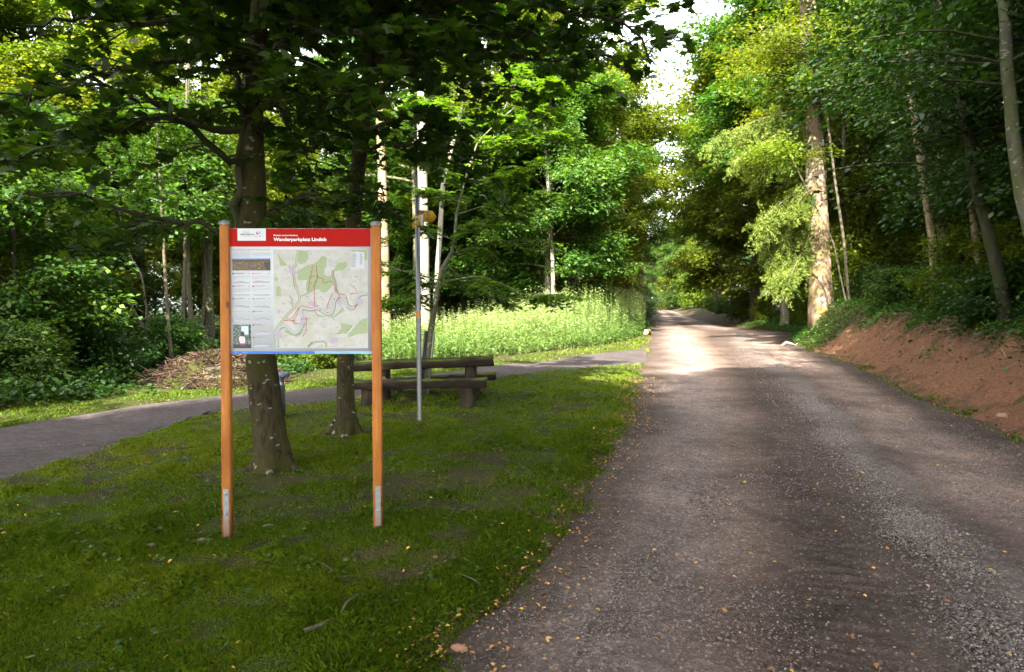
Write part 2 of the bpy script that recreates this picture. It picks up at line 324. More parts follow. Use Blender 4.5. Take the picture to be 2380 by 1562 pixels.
def sprays(mb, C, D, rng, radius, per, size, flat=.22, droop=.35, shape=DIAM, m=0, tilt=.45, cv=None):
    n = len(C); C = np.repeat(C, per, 0); D = np.repeat(D, per, 0); N_ = n * per
    an = rng.uniform(0, 2 * math.pi, N_); r = np.sqrt(rng.uniform(0, 1, N_)); rad = np.broadcast_to(radius, (n,)).repeat(per) if not np.isscalar(radius) else radius
    o = np.stack([np.cos(an) * r, np.sin(an) * r, rng.normal(0, flat, N_) - droop * r * r], 1) * (rad[:, None] if not np.isscalar(rad) else rad)
    out = o.copy(); out[:, 2] *= .3; out = out / (np.linalg.norm(out, axis=1)[:, None] + 1e-6) + D * .6 + rng.normal(0, .35, (N_, 3)) + np.array((0, 0, -.25))
    nr = np.array((0, 0, 1.)) + rng.normal(0, tilt, (N_, 3)) + D * .25
    base = rng.uniform(0, 1, n) if cv is None else cv
    a = np.clip(.55 * np.repeat(base, per) + .45 * rng.uniform(0, 1, N_), 0, 1); a[rng.uniform(0, 1, N_) > .99] = 1
    put(mb, shape, C + o, nr, out, size * rng.uniform(.5, 1.55, N_), a, m)

def limb(rng, p0, az, L, up, curve, n=9, wob=.06):
    pts = [np.array(p0, float)]; el = up; a = az
    for i in range(n - 1):
        el += curve / n; a += rng.normal(0, wob * 2); st = L / (n - 1)
        pts.append(pts[-1] + st * np.array((math.cos(a) * math.cos(el), math.sin(a) * math.cos(el), math.sin(el))) + rng.normal(0, wob * st, 3))
    return np.array(pts)
def tree_data(name, seed, Ht, r0, cb, R, nl, leafm, barkm, per=70, size=.13, sr=.6, shape='round', nsub=5, lean=0, dens=1.9):
    rng = np.random.default_rng(seed); tb = MB(); lb = MB()
    n = 14; zz = np.linspace(0, Ht * .96, n); tr = np.stack([lean * zz + np.cumsum(rng.normal(0, .03 * Ht / n, n)), np.cumsum(rng.normal(0, .03 * Ht / n, n)), zz], 1); tr[:2, :2] = [[0, 0], [lean * zz[1], 0]]
    rr = r0 * (1 - zz / Ht) ** .75 + .012; rr[0] *= 1.45; 
    tr2 = np.vstack([tr[0] - (0, 0, .3), tr[0], tr[0] + (tr[1] - tr[0]) * .25, tr[1:]]) ; rr2 = np.r_[rr[0] * 1.1, rr[0], r0 * 1.03, rr[1:]]
    tb.tube(tr2, rr2, 10, flute=lambda t, a: 1 + .10 * np.exp(-t * 12) * np.cos(a * 4 + 1))
    C, Dd = [], []
    for i in range(nl):
        f = ((i + rng.uniform(.2, .8)) / nl); z = cb + (Ht * .95 - cb) * f
        prof = {'round': math.sin(math.pi * min(1, .18 + .80 * f)) ** .7, 'tall': math.sin(math.pi * (.28 + .70 * f)) ** .8, 'cone': (1.03 - f) ** .8, 'bush': math.sin(math.pi * (.3 + .65 * f)) ** .6}[shape]
        L = R * prof * rng.uniform(.75, 1.1); az = i * 2.399 + rng.normal(0, .3)
        p0 = np.array([np.interp(z, tr[:, 2], tr[:, k]) for k in range(3)]); rl = max(.012, min(np.interp(z, tr[:, 2], rr) * .5, .035 * L))
        pts = limb(rng, p0, az, L, rng.uniform(.15, .7) + .3 * f, rng.uniform(-.7, -.1)); tb.tube(pts, np.linspace(rl, .008, len(pts)), 5, cap=False)
        for s in range(int(L / .42 * dens) + 2):
            t = rng.uniform(.28, 1.02); q = pts[0] + 0; idx = min(t, .999) * (len(pts) - 1); k = int(idx); q = pts[k] + (pts[min(k + 1, len(pts) - 1)] - pts[k]) * (idx - k)
            C.append(q + rng.normal(0, .12 * L * .5 + .1, 3) * (1, 1, .6)); d = q - p0; Dd.append(d / (np.linalg.norm(d) + 1e-6))
        for s in range(nsub):
            t = rng.uniform(.3, .95); k = int(t * (len(pts) - 1)); sl = L * rng.uniform(.25, .5)
            sub = limb(rng, pts[k], az + rng.choice((-1, 1)) * rng.uniform(.4, 1.2), sl, rng.uniform(-.2, .5), -.4, 5); tb.tube(sub, np.linspace(rl * .45, .005, 5), 4, cap=False)
            for q in sub[2:]:
                for _ in range(1 + int(rng.uniform() < .5 * dens)):
                    C.append(q + rng.normal(0, .22, 3)); d = q - p0; Dd.append(d / (np.linalg.norm(d) + 1e-6))
    C = np.array(C); Dd = np.array(Dd)
    sprays(lb, C, Dd, rng, sr, per, size)
    print(name, 'leaves', len(C) * per)
    return dict(trunk=tb.mesh(name + '_trunk', barkm, True), crown=lb.mesh(name + '_crown', leafm), name=name)
def place(td, x, y, rz, s, label, cat, group=None, name=None, sz=1.0, z=None):
    e = empty(name or td['name'], (x, y, hz(x, y) - .03 if z is None else z), rz, label=label, cat=cat, group=group); e.scale = (s, s, s * sz)
    link('trunk', td['trunk'], e); link('crown', td['crown'], e); return e

BE = lambda i, **k: tree_data('beech_tree', 100 + i, 20, .24, 5.5, 4.6, 30, M['leaf_beech'], M['bark_beech'], **k)
T = {}
ENDB = [(24, 126), (31, 126), (34, 123), (22.5, 118), (36, 119), (32.5, 140), (29, 152), (32, 153), (34, 150), (26, 154), (37, 130), (30.5, 133), (33.5, 128), (21, 110), (30, 112), (35, 155), (23, 146)]
END = [(30, 158), (33.5, 161), (37, 158), (27, 164), (33.6, 133), (36.5, 127), (35.4, 147), (40, 138), (31, 170), (35, 172), (24, 150), (21, 135)]
T['beech'] = [tree_data('beech_tree', 101, 20, .22, 4.5, 4.8, 34, M['leaf_beech'], M['bark_beech'], per=62, size=.155, sr=.62, shape='tall'),
              tree_data('beech_tree', 102, 19, .20, 6.0, 4.4, 30, M['leaf_mid'], M['bark_beech'], per=62, size=.155, sr=.62, shape='tall')]
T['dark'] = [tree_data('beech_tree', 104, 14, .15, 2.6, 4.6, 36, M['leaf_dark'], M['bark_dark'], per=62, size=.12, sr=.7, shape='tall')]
T['maple'] = [tree_data('maple_tree', 111, 13, .15, 1.6, 3.9, 34, M['leaf_mid'], M['bark_beech'], per=60, size=.15, sr=.52),
              tree_data('maple_tree', 112, 12, .13, 1.2, 3.6, 34, M['leaf_beech'], M['bark_tan'], per=60, size=.15, sr=.5)]
T['young'] = [tree_data('young_tree', 121, 6.5, .055, .9, 2.1, 24, M['leaf_mid'], M['bark_tan'], per=42, size=.12, sr=.45, nsub=3),
              tree_data('young_tree', 122, 5.5, .05, .8, 2.0, 22, M['leaf_dark'], M['bark_dark'], per=42, size=.12, sr=.45, nsub=3),
              tree_data('young_tree', 123, 7.5, .05, 2.2, 2.0, 22, M['leaf_beech'], M['bark_tan'], per=42, size=.11, sr=.45, nsub=3)]
T['bush'] = [tree_data('bush', 131, 1.7, .025, .1, 1.1, 18, M['leaf_mid'], M['bark_dark'], per=40, size=.09, sr=.3, shape='bush', nsub=2),
             tree_data('bush', 132, 1.3, .02, .08, 1.0, 16, M['leaf_dark'], M['bark_dark'], per=40, size=.09, sr=.3, shape='bush', nsub=2),
             tree_data('bush', 133, 2.2, .02, .1, 1.0, 18, M['leaf_beech'], M['bark_dark'], per=40, size=.09, sr=.3, shape='bush', nsub=2)]
def conifer_data(name, seed, Ht, r0, cb, R, step, leafm, barkm, per=26, nd=.16, droop=.9):
    rng = np.random.default_rng(seed); tb = MB(); lb = MB()
    zz = np.linspace(-.3, Ht, 16); rr = r0 * np.clip(1 - zz / Ht, 0, 1.1) ** .8 + .01; rr[0] *= 1.2; tb.tube(np.stack([0 * zz, 0 * zz, zz], 1), rr, 12)
    z = cb; C, D, i = [], [], 0
    while z < Ht * .98:
        f = (z - cb) / (Ht - cb); L = R * (1.02 - f) ** .75 * rng.uniform(.7, 1.1); az = i * 2.399; i += 1
        pts = limb(rng, (0, 0, z), az, L, .25 + .3 * f, -droop, 8, .04); tb.tube(pts, np.linspace(.012 + .012 * L, .005, 8), 4, cap=False)
        for s in range(int(L / .16) + 3):
            t = rng.uniform(.15, 1) ** .8; idx = t * 6.99; k = int(idx); q = pts[k] + (pts[k + 1] - pts[k]) * (idx - k); sw = .28 * L * (1.1 - t)
            side = np.array((-math.sin(az), math.cos(az), 0)) * rng.uniform(-1, 1) * sw
            C.append(q + side + (0, 0, -.1 * abs(rng.normal()))); D.append(side * .8 + np.array((math.cos(az) * .5, math.sin(az) * .5, -.7)))
        z += step * rng.uniform(.6, 1.4)
    C = np.array(C); D = np.array(D); n = len(C); C = np.repeat(C, per, 0); D = np.repeat(D / (np.linalg.norm(D, axis=1)[:, None] + 1e-6), per, 0)
    u = rng.uniform(0, .55, n * per)[:, None]; Pn = C + D * u + rng.normal(0, .035, (n * per, 3))
    put(lb, np.array([(0, 0, 0), (.5, -.07, 0), (1, 0, 0), (.5, .07, 0)]), Pn, rng.normal(0, 1, (n * per, 3)), D + rng.normal(0, .5, (n * per, 3)), nd * rng.uniform(.6, 1.2, n * per), np.clip(np.repeat(rng.uniform(0, .7, n), per) + rng.uniform(0, .4, n * per), 0, 1))
    print(name, 'needles', n * per)
    return dict(trunk=tb.mesh(name + '_trunk', barkm, True), crown=lb.mesh(name + '_crown', leafm), name=name)
T['spruce'] = [conifer_data('spruce_tree', 141, 24, .26, 3.0, 3.2, .22, M['needle'], M['bark_spruce'])]

# ------------------------------------------------------------------ forest
rnd = random.Random(7)
spots = []
def free(x, y, dmin):
    return all((x - a) ** 2 + (y - b) ** 2 > max(dmin, c) ** 2 for a, b, c in spots)
def px_of(x, y): return 1189.5 + x / y * F
# named ones: template, variant, x, y, rz, scale, zscale, label, category
NAMED = [
 ('maple', 0, 1.9, 35.5, .3, 1.18, 1.0, 'bushy leafy tree behind the tall sunlit weeds, left of the road', 'tree'),
 ('maple', 1, 5.6, 49, 1.3, 1.15, 1.05, 'leafy tree at the road edge past the weeds, second along the left side', 'tree'),
 ('beech', 0, 9.0, 61, 2.1, 1.15, 1.0, 'tree on the left of the road about halfway to its far end', 'tree'),
 ('beech', 1, 14.0, 80, .1, 1.2, 1.0, 'most distant tree on the left edge of the road', 'tree'),
 ('beech', 0, 19.4, 43.5, 4.0, 1.35, 1.0, 'tall sunlit yellow-green tree behind the thick spruce trunk', 'tree'),
 ('maple', 1, 18.0, 51, 2.4, 1.8, 1.05, 'low-branched yellow-green tree overhanging the right road edge', 'tree'),
 ('beech', 0, 19.6, 61, 3.2, 1.35, 1.0, 'green tree on the right verge beyond the turnout', 'tree'),
 ('beech', 1, 22.0, 73, 5.2, 1.3, 1.0, 'tree on the right verge near the far bend of the road', 'tree'),
 ('maple', 0, 27.2, 92, 5.9, 1.2, 1.1, 'most distant tree on the right of the road', 'tree'),
 ('beech', 1, 16.2, 26.0, .6, 1.35, 1.0, 'tall tree in front of the thick spruce whose leaves cover its upper trunk', 'tree'),
 ('maple', 1, 17.2, 35.5, 3.4, 1.35, 1.15, 'bushy tree left of the thick spruce, dark underneath', 'tree'),
 ('dark', 0, 12.6, 13.2, 0.4, .95, 1.0, 'dark shady tree spreading low over the clay bank, nearest the road', 'tree'),
 ('dark', 0, 14.6, 18.0, 2.4, 1.0, 1.0, 'dark shady tree in the middle of the bank top', 'tree'),
 ('dark', 0, 11.6, 8.2, 4.1, 1.0, 1.0, 'dark tree whose leaves hang into the upper right corner', 'tree'),
 ('dark', 0, 17.5, 23.5, 1.1, 1.1, 1.0, 'dark tree behind the slender pinkish trunk', 'tree'),
 ('beech', 1, 17.4, 43.5, 2.2, 1.4, 1.0, 'tall tree whose crown reaches out over the turnout', 'tree'),
 ('beech', 0, 3.8, 43, 1.9, 1.35, 1.0, 'tall tree rising over the bushy tree behind the weeds', 'tree'),
 ('beech', 1, -4.8, 34, 1.2, 1.15, 1.0, 'tall tree directly behind the white trunk', 'tree'),
 ('beech', 0, -1.2, 39.5, 3.2, 1.2, 1.0, 'tall tree behind the feathery walnut, right of the white trunk', 'tree'),
 ('spruce', 0, 11.9, 69, .5, 1.05, 1.0, 'tall spruce on the left side of the strip of sky', 'tree'),
 ('spruce', 0, 20.6, 57, 2.5, 1.1, 1.0, 'tall spruce on the right side of the strip of sky', 'tree'),
 ('spruce', 0, 14.9, 79, 2.5, 1.0, 1.0, 'far spruce beside the road under the strip of sky', 'tree'),
 ('spruce', 0, 10.4, 74, 0, .8, 1.0, 'dark spruce standing in the gap of sky left of the road', 'tree'),
 ('spruce', 0, 7.3, 56, 1, .62, 1.0, 'slim brownish spruce beside the road behind the weeds', 'tree'),
]
for k, v, x, y, rz, s, szz, lab, cat in NAMED:
    place(T[k][v], x, y, rz, s, lab, cat, sz=szz); spots.append((x, y, 3.0))
LZ = [
 ('endleft', [(6, 96), (18, 100), (22.5, 120), (24, 150), (0, 150)], [('maple', 10, 3, (.9, 1.2)), ('young', 8, 2, (1, 1.2))], 'left of the far bend of the road'),
 # zone: name, polygon, (kind, count, dmin, scale range), label, group
 ('leftwood', [(-34, 17), (-8.8, 16.5), (-7.4, 24), (-7, 30), (-16, 60), (-60, 60)], [('beech', 20, 3.0, (.8, 1.1)), ('maple', 16, 2.6, (.7, 1.05)), ('young', 36, 1.2, (.7, 1.1))], 'in the shady wood on the left beyond the dirt path'),
 ('leftnear', [(-22, 5), (-14.5, 4), (-9.8, 13.4), (-8.6, 16), (-24, 18)], [('maple', 3, 3, (.7, .9)), ('young', 9, 1.5, (.7, 1.0))], 'close beside the dirt path at the far left'),
 ('midwood', [(-7, 33), (-1, 37), (4, 44), (7, 60), (9, 95), (-14, 95), (-16, 40)], [('beech', 18, 3.2, (.75, 1.05)), ('maple', 10, 3, (.7, 1.0)), ('young', 14, 1.6, (.8, 1.1))], 'in the wood behind the sunlit weeds'),
 ('rightwood', [(15.5, 28), (19.5, 36), (21, 48), (26, 62), (36, 95), (75, 95), (40, 22), (15.2, 20)], [('beech', 20, 3.4, (.8, 1.1)), ('maple', 12, 3, (.7, 1.0)), ('young', 26, 1.6, (.8, 1.1))], 'in the dark wood right of the road behind the clay bank'),
 ('rightnear', [(11.5, 11), (13.2, 18), (15.0, 25), (30, 22), (26, 8), (12, 4)], [('beech', 5, 3.2, (.8, 1.0)), ('maple', 2, 3, (.7, .9)), ('young', 9, 1.7, (.7, 1.0))], 'on top of the clay bank at the right'),
 ('end', [(31, 118), (60, 100), (70, 175), (14, 175), (14, 165), (30, 150)], [('beech', 16, 4, (.9, 1.1)), ('maple', 12, 3, (.9, 1.2))], 'closing the view where the road bends away'),
]
KW = {'beech': 'tall leafy tree', 'maple': 'medium bushy tree', 'young': 'thin young tree'}
for zn, poly, items, where in LZ:
    poly = np.array(poly, float); lo, hi = poly.min(0), poly.max(0)
    for kind, cnt, dmin, (s0, s1) in items:
        got = tries = 0
        while got < cnt and tries < 900:
            tries += 1; x = rnd.uniform(lo[0], hi[0]); y = rnd.uniform(lo[1], hi[1])
            if not inpoly(np.array([x]), np.array([y]), poly)[0] or not free(x, y, dmin): continue
            if x > float(np.interp(y, RL[:, 0], RL[:, 1])) - 2.6 and x < float(np.interp(y, RR[:, 0], RR[:, 1])) + 2.4: continue
            vs = T[kind]; v = rnd.randrange(len(vs)); s = rnd.uniform(s0, s1)
            place(vs[v], x, y, rnd.uniform(0, 6.28), s, f'{KW[kind]} {where}', 'tree', f'{KW[kind]}s {where}', sz=rnd.uniform(.92, 1.1)); spots.append((x, y, dmin * .6)); got += 1
for i, (x, y) in enumerate(END):
    place(T['maple'][i % 2], x, y, i * 1.3, 1.25 + .1 * (i % 3), 'leafy tree closing the view where the road bends away', 'tree', 'leafy trees closing the view where the road bends away')
for i, (x, y) in enumerate(ENDB):
    place(T['bush'][i % 3], x, y, i * 1.3, 2.2 + .3 * (i % 3), 'green bush at the far bend of the road', 'bush', 'green bushes at the far bend of the road')
# the trees behind and beside the photographer that shade the clearing
for i, (x, y, v, s) in enumerate([(-9, -5, 0, .85), (-4.8, -7.5, 1, .9), (-.2, -5, 0, 1.08), (-6.5, -12, 1, .95), (3.5, -13, 0, 1.2), (6.6, -4, 1, 1.1), (-.5, -17, 1, 1.25), (8.0, -9, 0, 1.1), (-9.5, -11, 0, .9), (-4.2, -3.4, 0, .82), (11.0, 1.5, 0, 1.1), (8.6, -1.5, 1, 1.0), (2.6, -19, 0, 1.3), (4.8, -3, 0, 1.1), (12.5, 5, 1, 1.0), (16, 8.5, 0, 1.0), (1.6, -7.5, 1, 1.15), (6, -7.5, 0, 1.15), (-16, 1.5, 0, 1.05), (-18.5, -4, 1, 1.1)]):
    place(T['beech'][v], x, y, i * 1.7, s, 'tall leafy tree at the near edge of the clearing, outside the picture', 'tree', 'trees around the near edge of the clearing')
# bushes at the wood edges
BUSH = [('on the grass edge of the dirt path before the left wood', [(-10.4, 11.6), (-9.2, 12.6), (-9.2, 15.2), (-10.8, 14.6), (-11.6, 13.3), (-12.6, 12.0), (-13, 14.5), (-8.6, 17.2), (-5.2, 18.4), (-6.4, 18.4), (-7.2, 19.5), (-5.0, 19.4)]),
        ('on top of the clay bank at the right', [(10.4, 11.6), (10.9, 13), (11.6, 14.4), (10.8, 15.2), (12.2, 16.6), (12.2, 18.3), (13.0, 19.8), (13.6, 21.5), (12.9, 22.8), (14.6, 23), (11.5, 12.1), (12.5, 14.2), (14.4, 26), (15.2, 28.4), (15.4, 31)]),
        ('along the right road verge past the thick spruce', [(17.6, 40), (18.4, 44), (17.7, 48), (18.1, 53), (19.3, 58), (20.6, 64), (22.4, 72), (24, 82)]),
        ('at the left road verge beyond the weeds', [(9.0, 54), (10.9, 60), (12.2, 66), (14.2, 74)])]
for where, L in BUSH:
    for i, (x, y) in enumerate(L):
        place(T['bush'][rnd.randrange(3)], x, y, rnd.uniform(0, 6), rnd.uniform(.5, .95) if 'dirt' in where else rnd.uniform(.7, 1.1), 'leafy green bush ' + where, 'bush', 'bushes ' + where)

def distant_wood():
    rng = np.random.default_rng(61); lb = MB(); n = 5200; a = rng.uniform(-1.05, 1.0, n); r_ = rng.uniform(62, 100, n) + 30 * (abs(a - .25) < .1); X = np.sin(a) * r_; Y = np.cos(a) * r_
    gap = (X > roadL(Y) - 5) & (X < roadR(Y) + 5) & (Y < 135); X, Y = X[~gap], Y[~gap]; n = len(X); zt = 5 + 9 * vnoise(X, Y, .12, 5); z = H(X, Y) + rng.uniform(0, 1, n) ** 1.1 * zt
    sprays(lb, np.stack([X, Y, z], 1), rng.normal(0, .3, (n, 3)), rng, 1.5, 34, .42, flat=.35)
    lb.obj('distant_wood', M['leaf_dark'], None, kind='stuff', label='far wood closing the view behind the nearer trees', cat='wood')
distant_wood()

# ------------------------------------------------------------------ single trunks that show
def trunk_tree(name, pix, Y, r0, r1, mat, label, crown=None, seed=1, base=None, sides=14, flare=1.5, cr=None):
    """a tree whose trunk follows photo pixels at depth Y; optional sprays of leaves high up"""
    rng = np.random.default_rng(seed)
    pts = np.array([P(px, py, Y) for px, py in pix]); pts[0, 2] = hz(pts[0, 0], Y)
    b = Vector(pts[0]); e = empty(name, b, label=label, cat='tree'); loc = pts - pts[0]
    top = loc[-1] + (loc[-1] - loc[-2]) / np.linalg.norm(loc[-1] - loc[-2]) * 3; loc = np.vstack([loc, top]); L = resample(loc, 26)
    h = L[:, 2] - L[0, 2]; rr = np.interp(h, [0, h[-1]], [r0, r1]); rr = rr * (1 + (flare - 1) * np.exp(-h / (r0 * 2.5)))
    L[1:-1, :2] += rng.normal(0, r0 * .05, (24, 2)); L = np.vstack([L[0] - (0, 0, .4), L]); rr = np.r_[rr[0] * 1.1, rr]
    tb = MB(); tb.tube(L, rr, sides, flute=lambda t, a: 1 + .05 * np.sin(a * 3 + t * 7) + .12 * np.exp(-t * 14) * np.cos(a * 5))
    tb.obj('trunk', mat, e, True)
    if crown:
        lb = MB(); C, D = [], []; bb = MB()
        for (z0, z1, R, n, LM) in crown:
            for i in range(n):
                z = rng.uniform(z0, z1); k = min(range(len(L)), key=lambda j: abs(L[j, 2] - z)); az = rng.uniform(0, 6.28)
                q = limb(rng, L[k], az, R * rng.uniform(.5, 1), .4, -.6, 7); bb.tube(q, np.linspace(.03, .006, 7), 5, cap=False)
                for p in q[2:]: C.append(p + rng.normal(0, .2, 3)); D.append((math.cos(az), math.sin(az), 0))
        sprays(lb, np.array(C), np.array(D, float), rng, .55, 55, .12); bb.obj('branches', M['bark_dark'], e, True); lb.obj('crown', crown[0][4], e)
    return e
trunk_tree('pale_trunk_tree', [(988, 765), (984, 560), (980, 330), (978, 120), (972, -60)], 27, .215, .14, M['bark_pale'], 'tree with a bright white sunlit trunk behind the metal signpost', [(9, 20, 3.5, 26, M['leaf_beech'])], 2)
trunk_tree('pale_trunk_tree', [(897, 765), (893, 620), (890, 480), (884, 300), (880, 100)], 26.5, .20, .13, M['bark_spruce'], 'pinkish brown trunk just right of the board, left of the white trunk', [(8, 18, 3.2, 20, M['leaf_mid'])], 3)
trunk_tree('leaning_tree', [(1005, 760), (1030, 420), (1085, 200), (1130, 20)], 29, .11, .07, M['bark_pale'], 'thin pale trunk leaning right beside the bright white trunk', [(9, 16, 2.5, 14, M['leaf_beech'])], 4)
trunk_tree('brown_trunk_tree', [(1266, 700), (1265, 600), (1268, 420), (1268, 240)], 38, .24, .18, M['bark_spruce'], 'brown trunk in the shade above the sunlit weeds', [(9, 15, 3, 14, M['leaf_mid'])], 5)
trunk_tree('thin_trunk_tree', [(1286, 700), (1284, 600), (1276, 500), (1270, 380)], 34, .11, .07, M['bark_pale'], 'thin pale stem right beside the brown trunk above the weeds', [(6, 10, 2, 10, M['leaf_mid'])], 6)
# pale stems in the left wood
for i, (pix, Yd, r, lab) in enumerate([
    ([(402, 900), (396, 800), (388, 700), (380, 560)], 16.6, .05, 'thin pale birch-like stem left of the brush pile'),
    ([(432, 880), (424, 770), (430, 600), (432, 420)], 18, .06, 'pale stem behind the brush pile, taller of two'),
    ([(449, 870), (444, 740), (436, 640), (434, 420), (436, 300)], 19, .075, 'thickest pale trunk behind the brush pile'),
    ([(368, 868), (338, 770), (290, 690), (225, 620), (160, 560)], 17, .055, 'brown stem bending far over to the left before the wood'),
    ([(505, 860), (470, 760), (478, 650), (470, 500)], 20, .05, 'thin pale stem just left of the board'),
    ([(356, 720), (330, 640), (300, 590), (280, 500)], 19, .04, 'thin stem arching left in the upper left wood')]):
    trunk_tree('young_tree', pix, Yd, r, r * .5, M['bark_tan'], lab, [(3.5, 7, 1.6, 12, M['leaf_mid'])], 20 + i, sides=8, flare=1.1)
for i, (pix, Yd, r, mt, lab) in enumerate([
    ([(1975, 690), (1960, 560), (1940, 420), (1925, 300)], 28, .065, 'bark_tan', 'thin yellowish stem right beside the thick spruce trunk'),
    ([(1968, 690), (1935, 560), (1915, 520)], 27, .035, 'bark_tan', 'thin leaning stem crossing behind the thick spruce'),
    ([(2180, 700), (2168, 560), (2140, 380), (2118, 240), (2100, 60)], 21, .14, 'bark_spruce', 'slender pinkish trunk leaning left in the dark wood at right'),
    ([(2345, 720), (2325, 650), (2270, 440), (2240, 250), (2190, 60)], 14.5, .13, 'bark_dark', 'dark crooked trunk leaning left on top of the clay bank'),
    ([(2440, 760), (2400, 560), (2371, 440), (2352, 300), (2340, 150), (2330, -40)], 11.2, .12, 'bark_beech', 'grey spotted trunk at the right edge of the picture'),
    ([(2290, 700), (2262, 520), (2250, 330), (2240, 160)], 19, .10, 'bark_spruce', 'slim reddish trunk behind the dark crooked one')
    ]):
    cr = {3: [(3.5, 9, 3.4, 40, M['leaf_dark'])], 4: [(4.0, 9, 3.0, 30, M['leaf_dark'])], 2: [(7, 13, 3, 16, M['leaf_mid'])], 5: [(6, 12, 3, 16, M['leaf_dark'])], 0: [(8.2, 16, 4.6, 60, M['leaf_beech'])]}.get(i, [(5, 9, 2, 8, M['leaf_beech'])] if i != 6 else None)
    trunk_tree('slender_tree', pix, Yd, r, r * .55, M[mt], lab, cr, 40 + i, sides=10, flare=1.3)

# thick spruce by the road
def big_spruce():
    rng = np.random.default_rng(77); Y = 29.5
    pix = [(1909, 722), (1903, 560), (1895, 400), (1888, 250), (1880, 100), (1874, -60)]
    pts = np.array([P(a, b, Y) for a, b in pix]); base = Vector(pts[0]); base.z = min(base.z, hz(base.x, Y)); 
    e = empty('spruce_tree', base, label='thick sunlit spruce trunk with drooping green boughs and an orange paint mark', cat='tree')
    L = pts - np.array(base); L = resample(np.vstack([L, L[-1] + (L[-1] - L[-2]) * 1.6]), 30); h = L[:, 2]
    rr = np.interp(h, [0, 26], [.47, .2]) * (1 + .28 * np.exp(-h / .7)); L = np.vstack([L[0] - (0, 0, 1), L]); rr = np.r_[rr[0], rr]
    b = MB(); b.tube(L, rr, 28, flute=lambda t, a: 1 + .03 * np.sin(a * 7 + t * 9) + .04 * np.exp(-t * 16) * np.cos(a * 5)); b.obj('trunk', M['bark_spruce'], e, True)
    # painted marks wrapped on the bark
    def mark(name, outl, cx, cz, mat):
        m = MB(); xs = np.array(outl)
        k = int(np.argmin(abs(L[:, 2] - cz))); c = np.array([np.interp(cz, L[:, 2], L[:, 0]), np.interp(cz, L[:, 2], L[:, 1])]); R = np.interp(cz, L[:, 2], rr) * 1.055
        cx -= R * .42; V = [(c[0] + R * math.sin((cx + x) / R), c[1] - R * math.cos((cx + x) / R), cz + z) for x, z in xs]; m.poly(V); m.obj(name, mat, e)
    s = Y / F
    mark('paint_mark', [(-.20, .17), (-.05, .2), (.10, .15), (.14, .10), (.22, .18), (.24, .0), (.10, -.06), (.08, -.2), (-.02, -.12), (-.16, -.10), (-.12, .02), (-.22, .05)], -.04, (722 - 700) * s - .05, plain('orange_paint', (.85, .16, .05), .7))
    mark('white_arrow', [(-.17, .0), (.02, .01), (-.02, .11), (.17, -.02), (.01, -.14), (.02, -.045), (-.17, -.04)], .02, (722 - 676) * s, plain('white_paint', (.8, .8, .76), .7))
    nb = MB(); bb = MB(); C, D = [], []
    specs = [(430, 1763, 520, 40), (425, 1800, 500, 30), (440, 1775, 570, 30), (435, 1840, 560, 26), (560, 1800, 650, 30), (540, 1830, 660, 26), (470, 1790, 610, 24), (445, 1850, 480, 20), (500, 1860, 620, 16)] + [(250, 1650, 330, 26), (280, 1700, 380, 22), (300, 1760, 410, 16)]
    for (y0, x1, y1, n) in specs:
        yy = Y - rng.uniform(.2, 3.0); p0 = np.array(P(1896, y0, Y)); p1 = np.array(P(x1, y1, yy)); mid = (p0 + p1) / 2 + (0, 0, .5)
        t = np.linspace(0, 1, 9)[:, None]; q = (1 - t) ** 2 * p0 + 2 * t * (1 - t) * mid + t * t * p1; q = q - np.array(base); bb.tube(q, np.linspace(.035, .008, 9), 5, cap=False)
        for s_ in range(n * 5):
            tt = rng.uniform(.12, 1); i = tt * 7.99; k = int(i); c = q[k] + (q[k + 1] - q[k]) * (i - k) + rng.normal(0, .14, 3) + (0, 0, -.1)
            if -1.0 < c[0] < .7 and c[2] < 11: continue
            C.append(c); D.append(np.array((-.25, -.1, -1.)) + rng.normal(0, .35, 3))
    C = np.array(C); D = np.array(D); D /= np.linalg.norm(D, axis=1)[:, None]; per = 60; n = len(C)
    ln = rng.uniform(.3, 1.0, n).repeat(per); C = C.repeat(per, 0); Dp = D.repeat(per, 0); u = rng.uniform(0, 1, n * per)[:, None] * ln[:, None]
    put(nb, np.array([(0, 0, 0), (.5, -.13, 0), (1, 0, 0), (.5, .13, 0)]), C + Dp * u + rng.normal(0, .03, (n * per, 3)), rng.normal(0, 1, (n * per, 3)), Dp + rng.normal(0, .6, (n * per, 3)), .12, np.clip(rng.uniform(0, 1, n).repeat(per) * .6 + rng.uniform(0, .4, n * per), 0, 1))
    bb.obj('branches', M['bark_spruce'], e, True); nb.obj('needles', M['needle_gold'], e)
big_spruce(); 

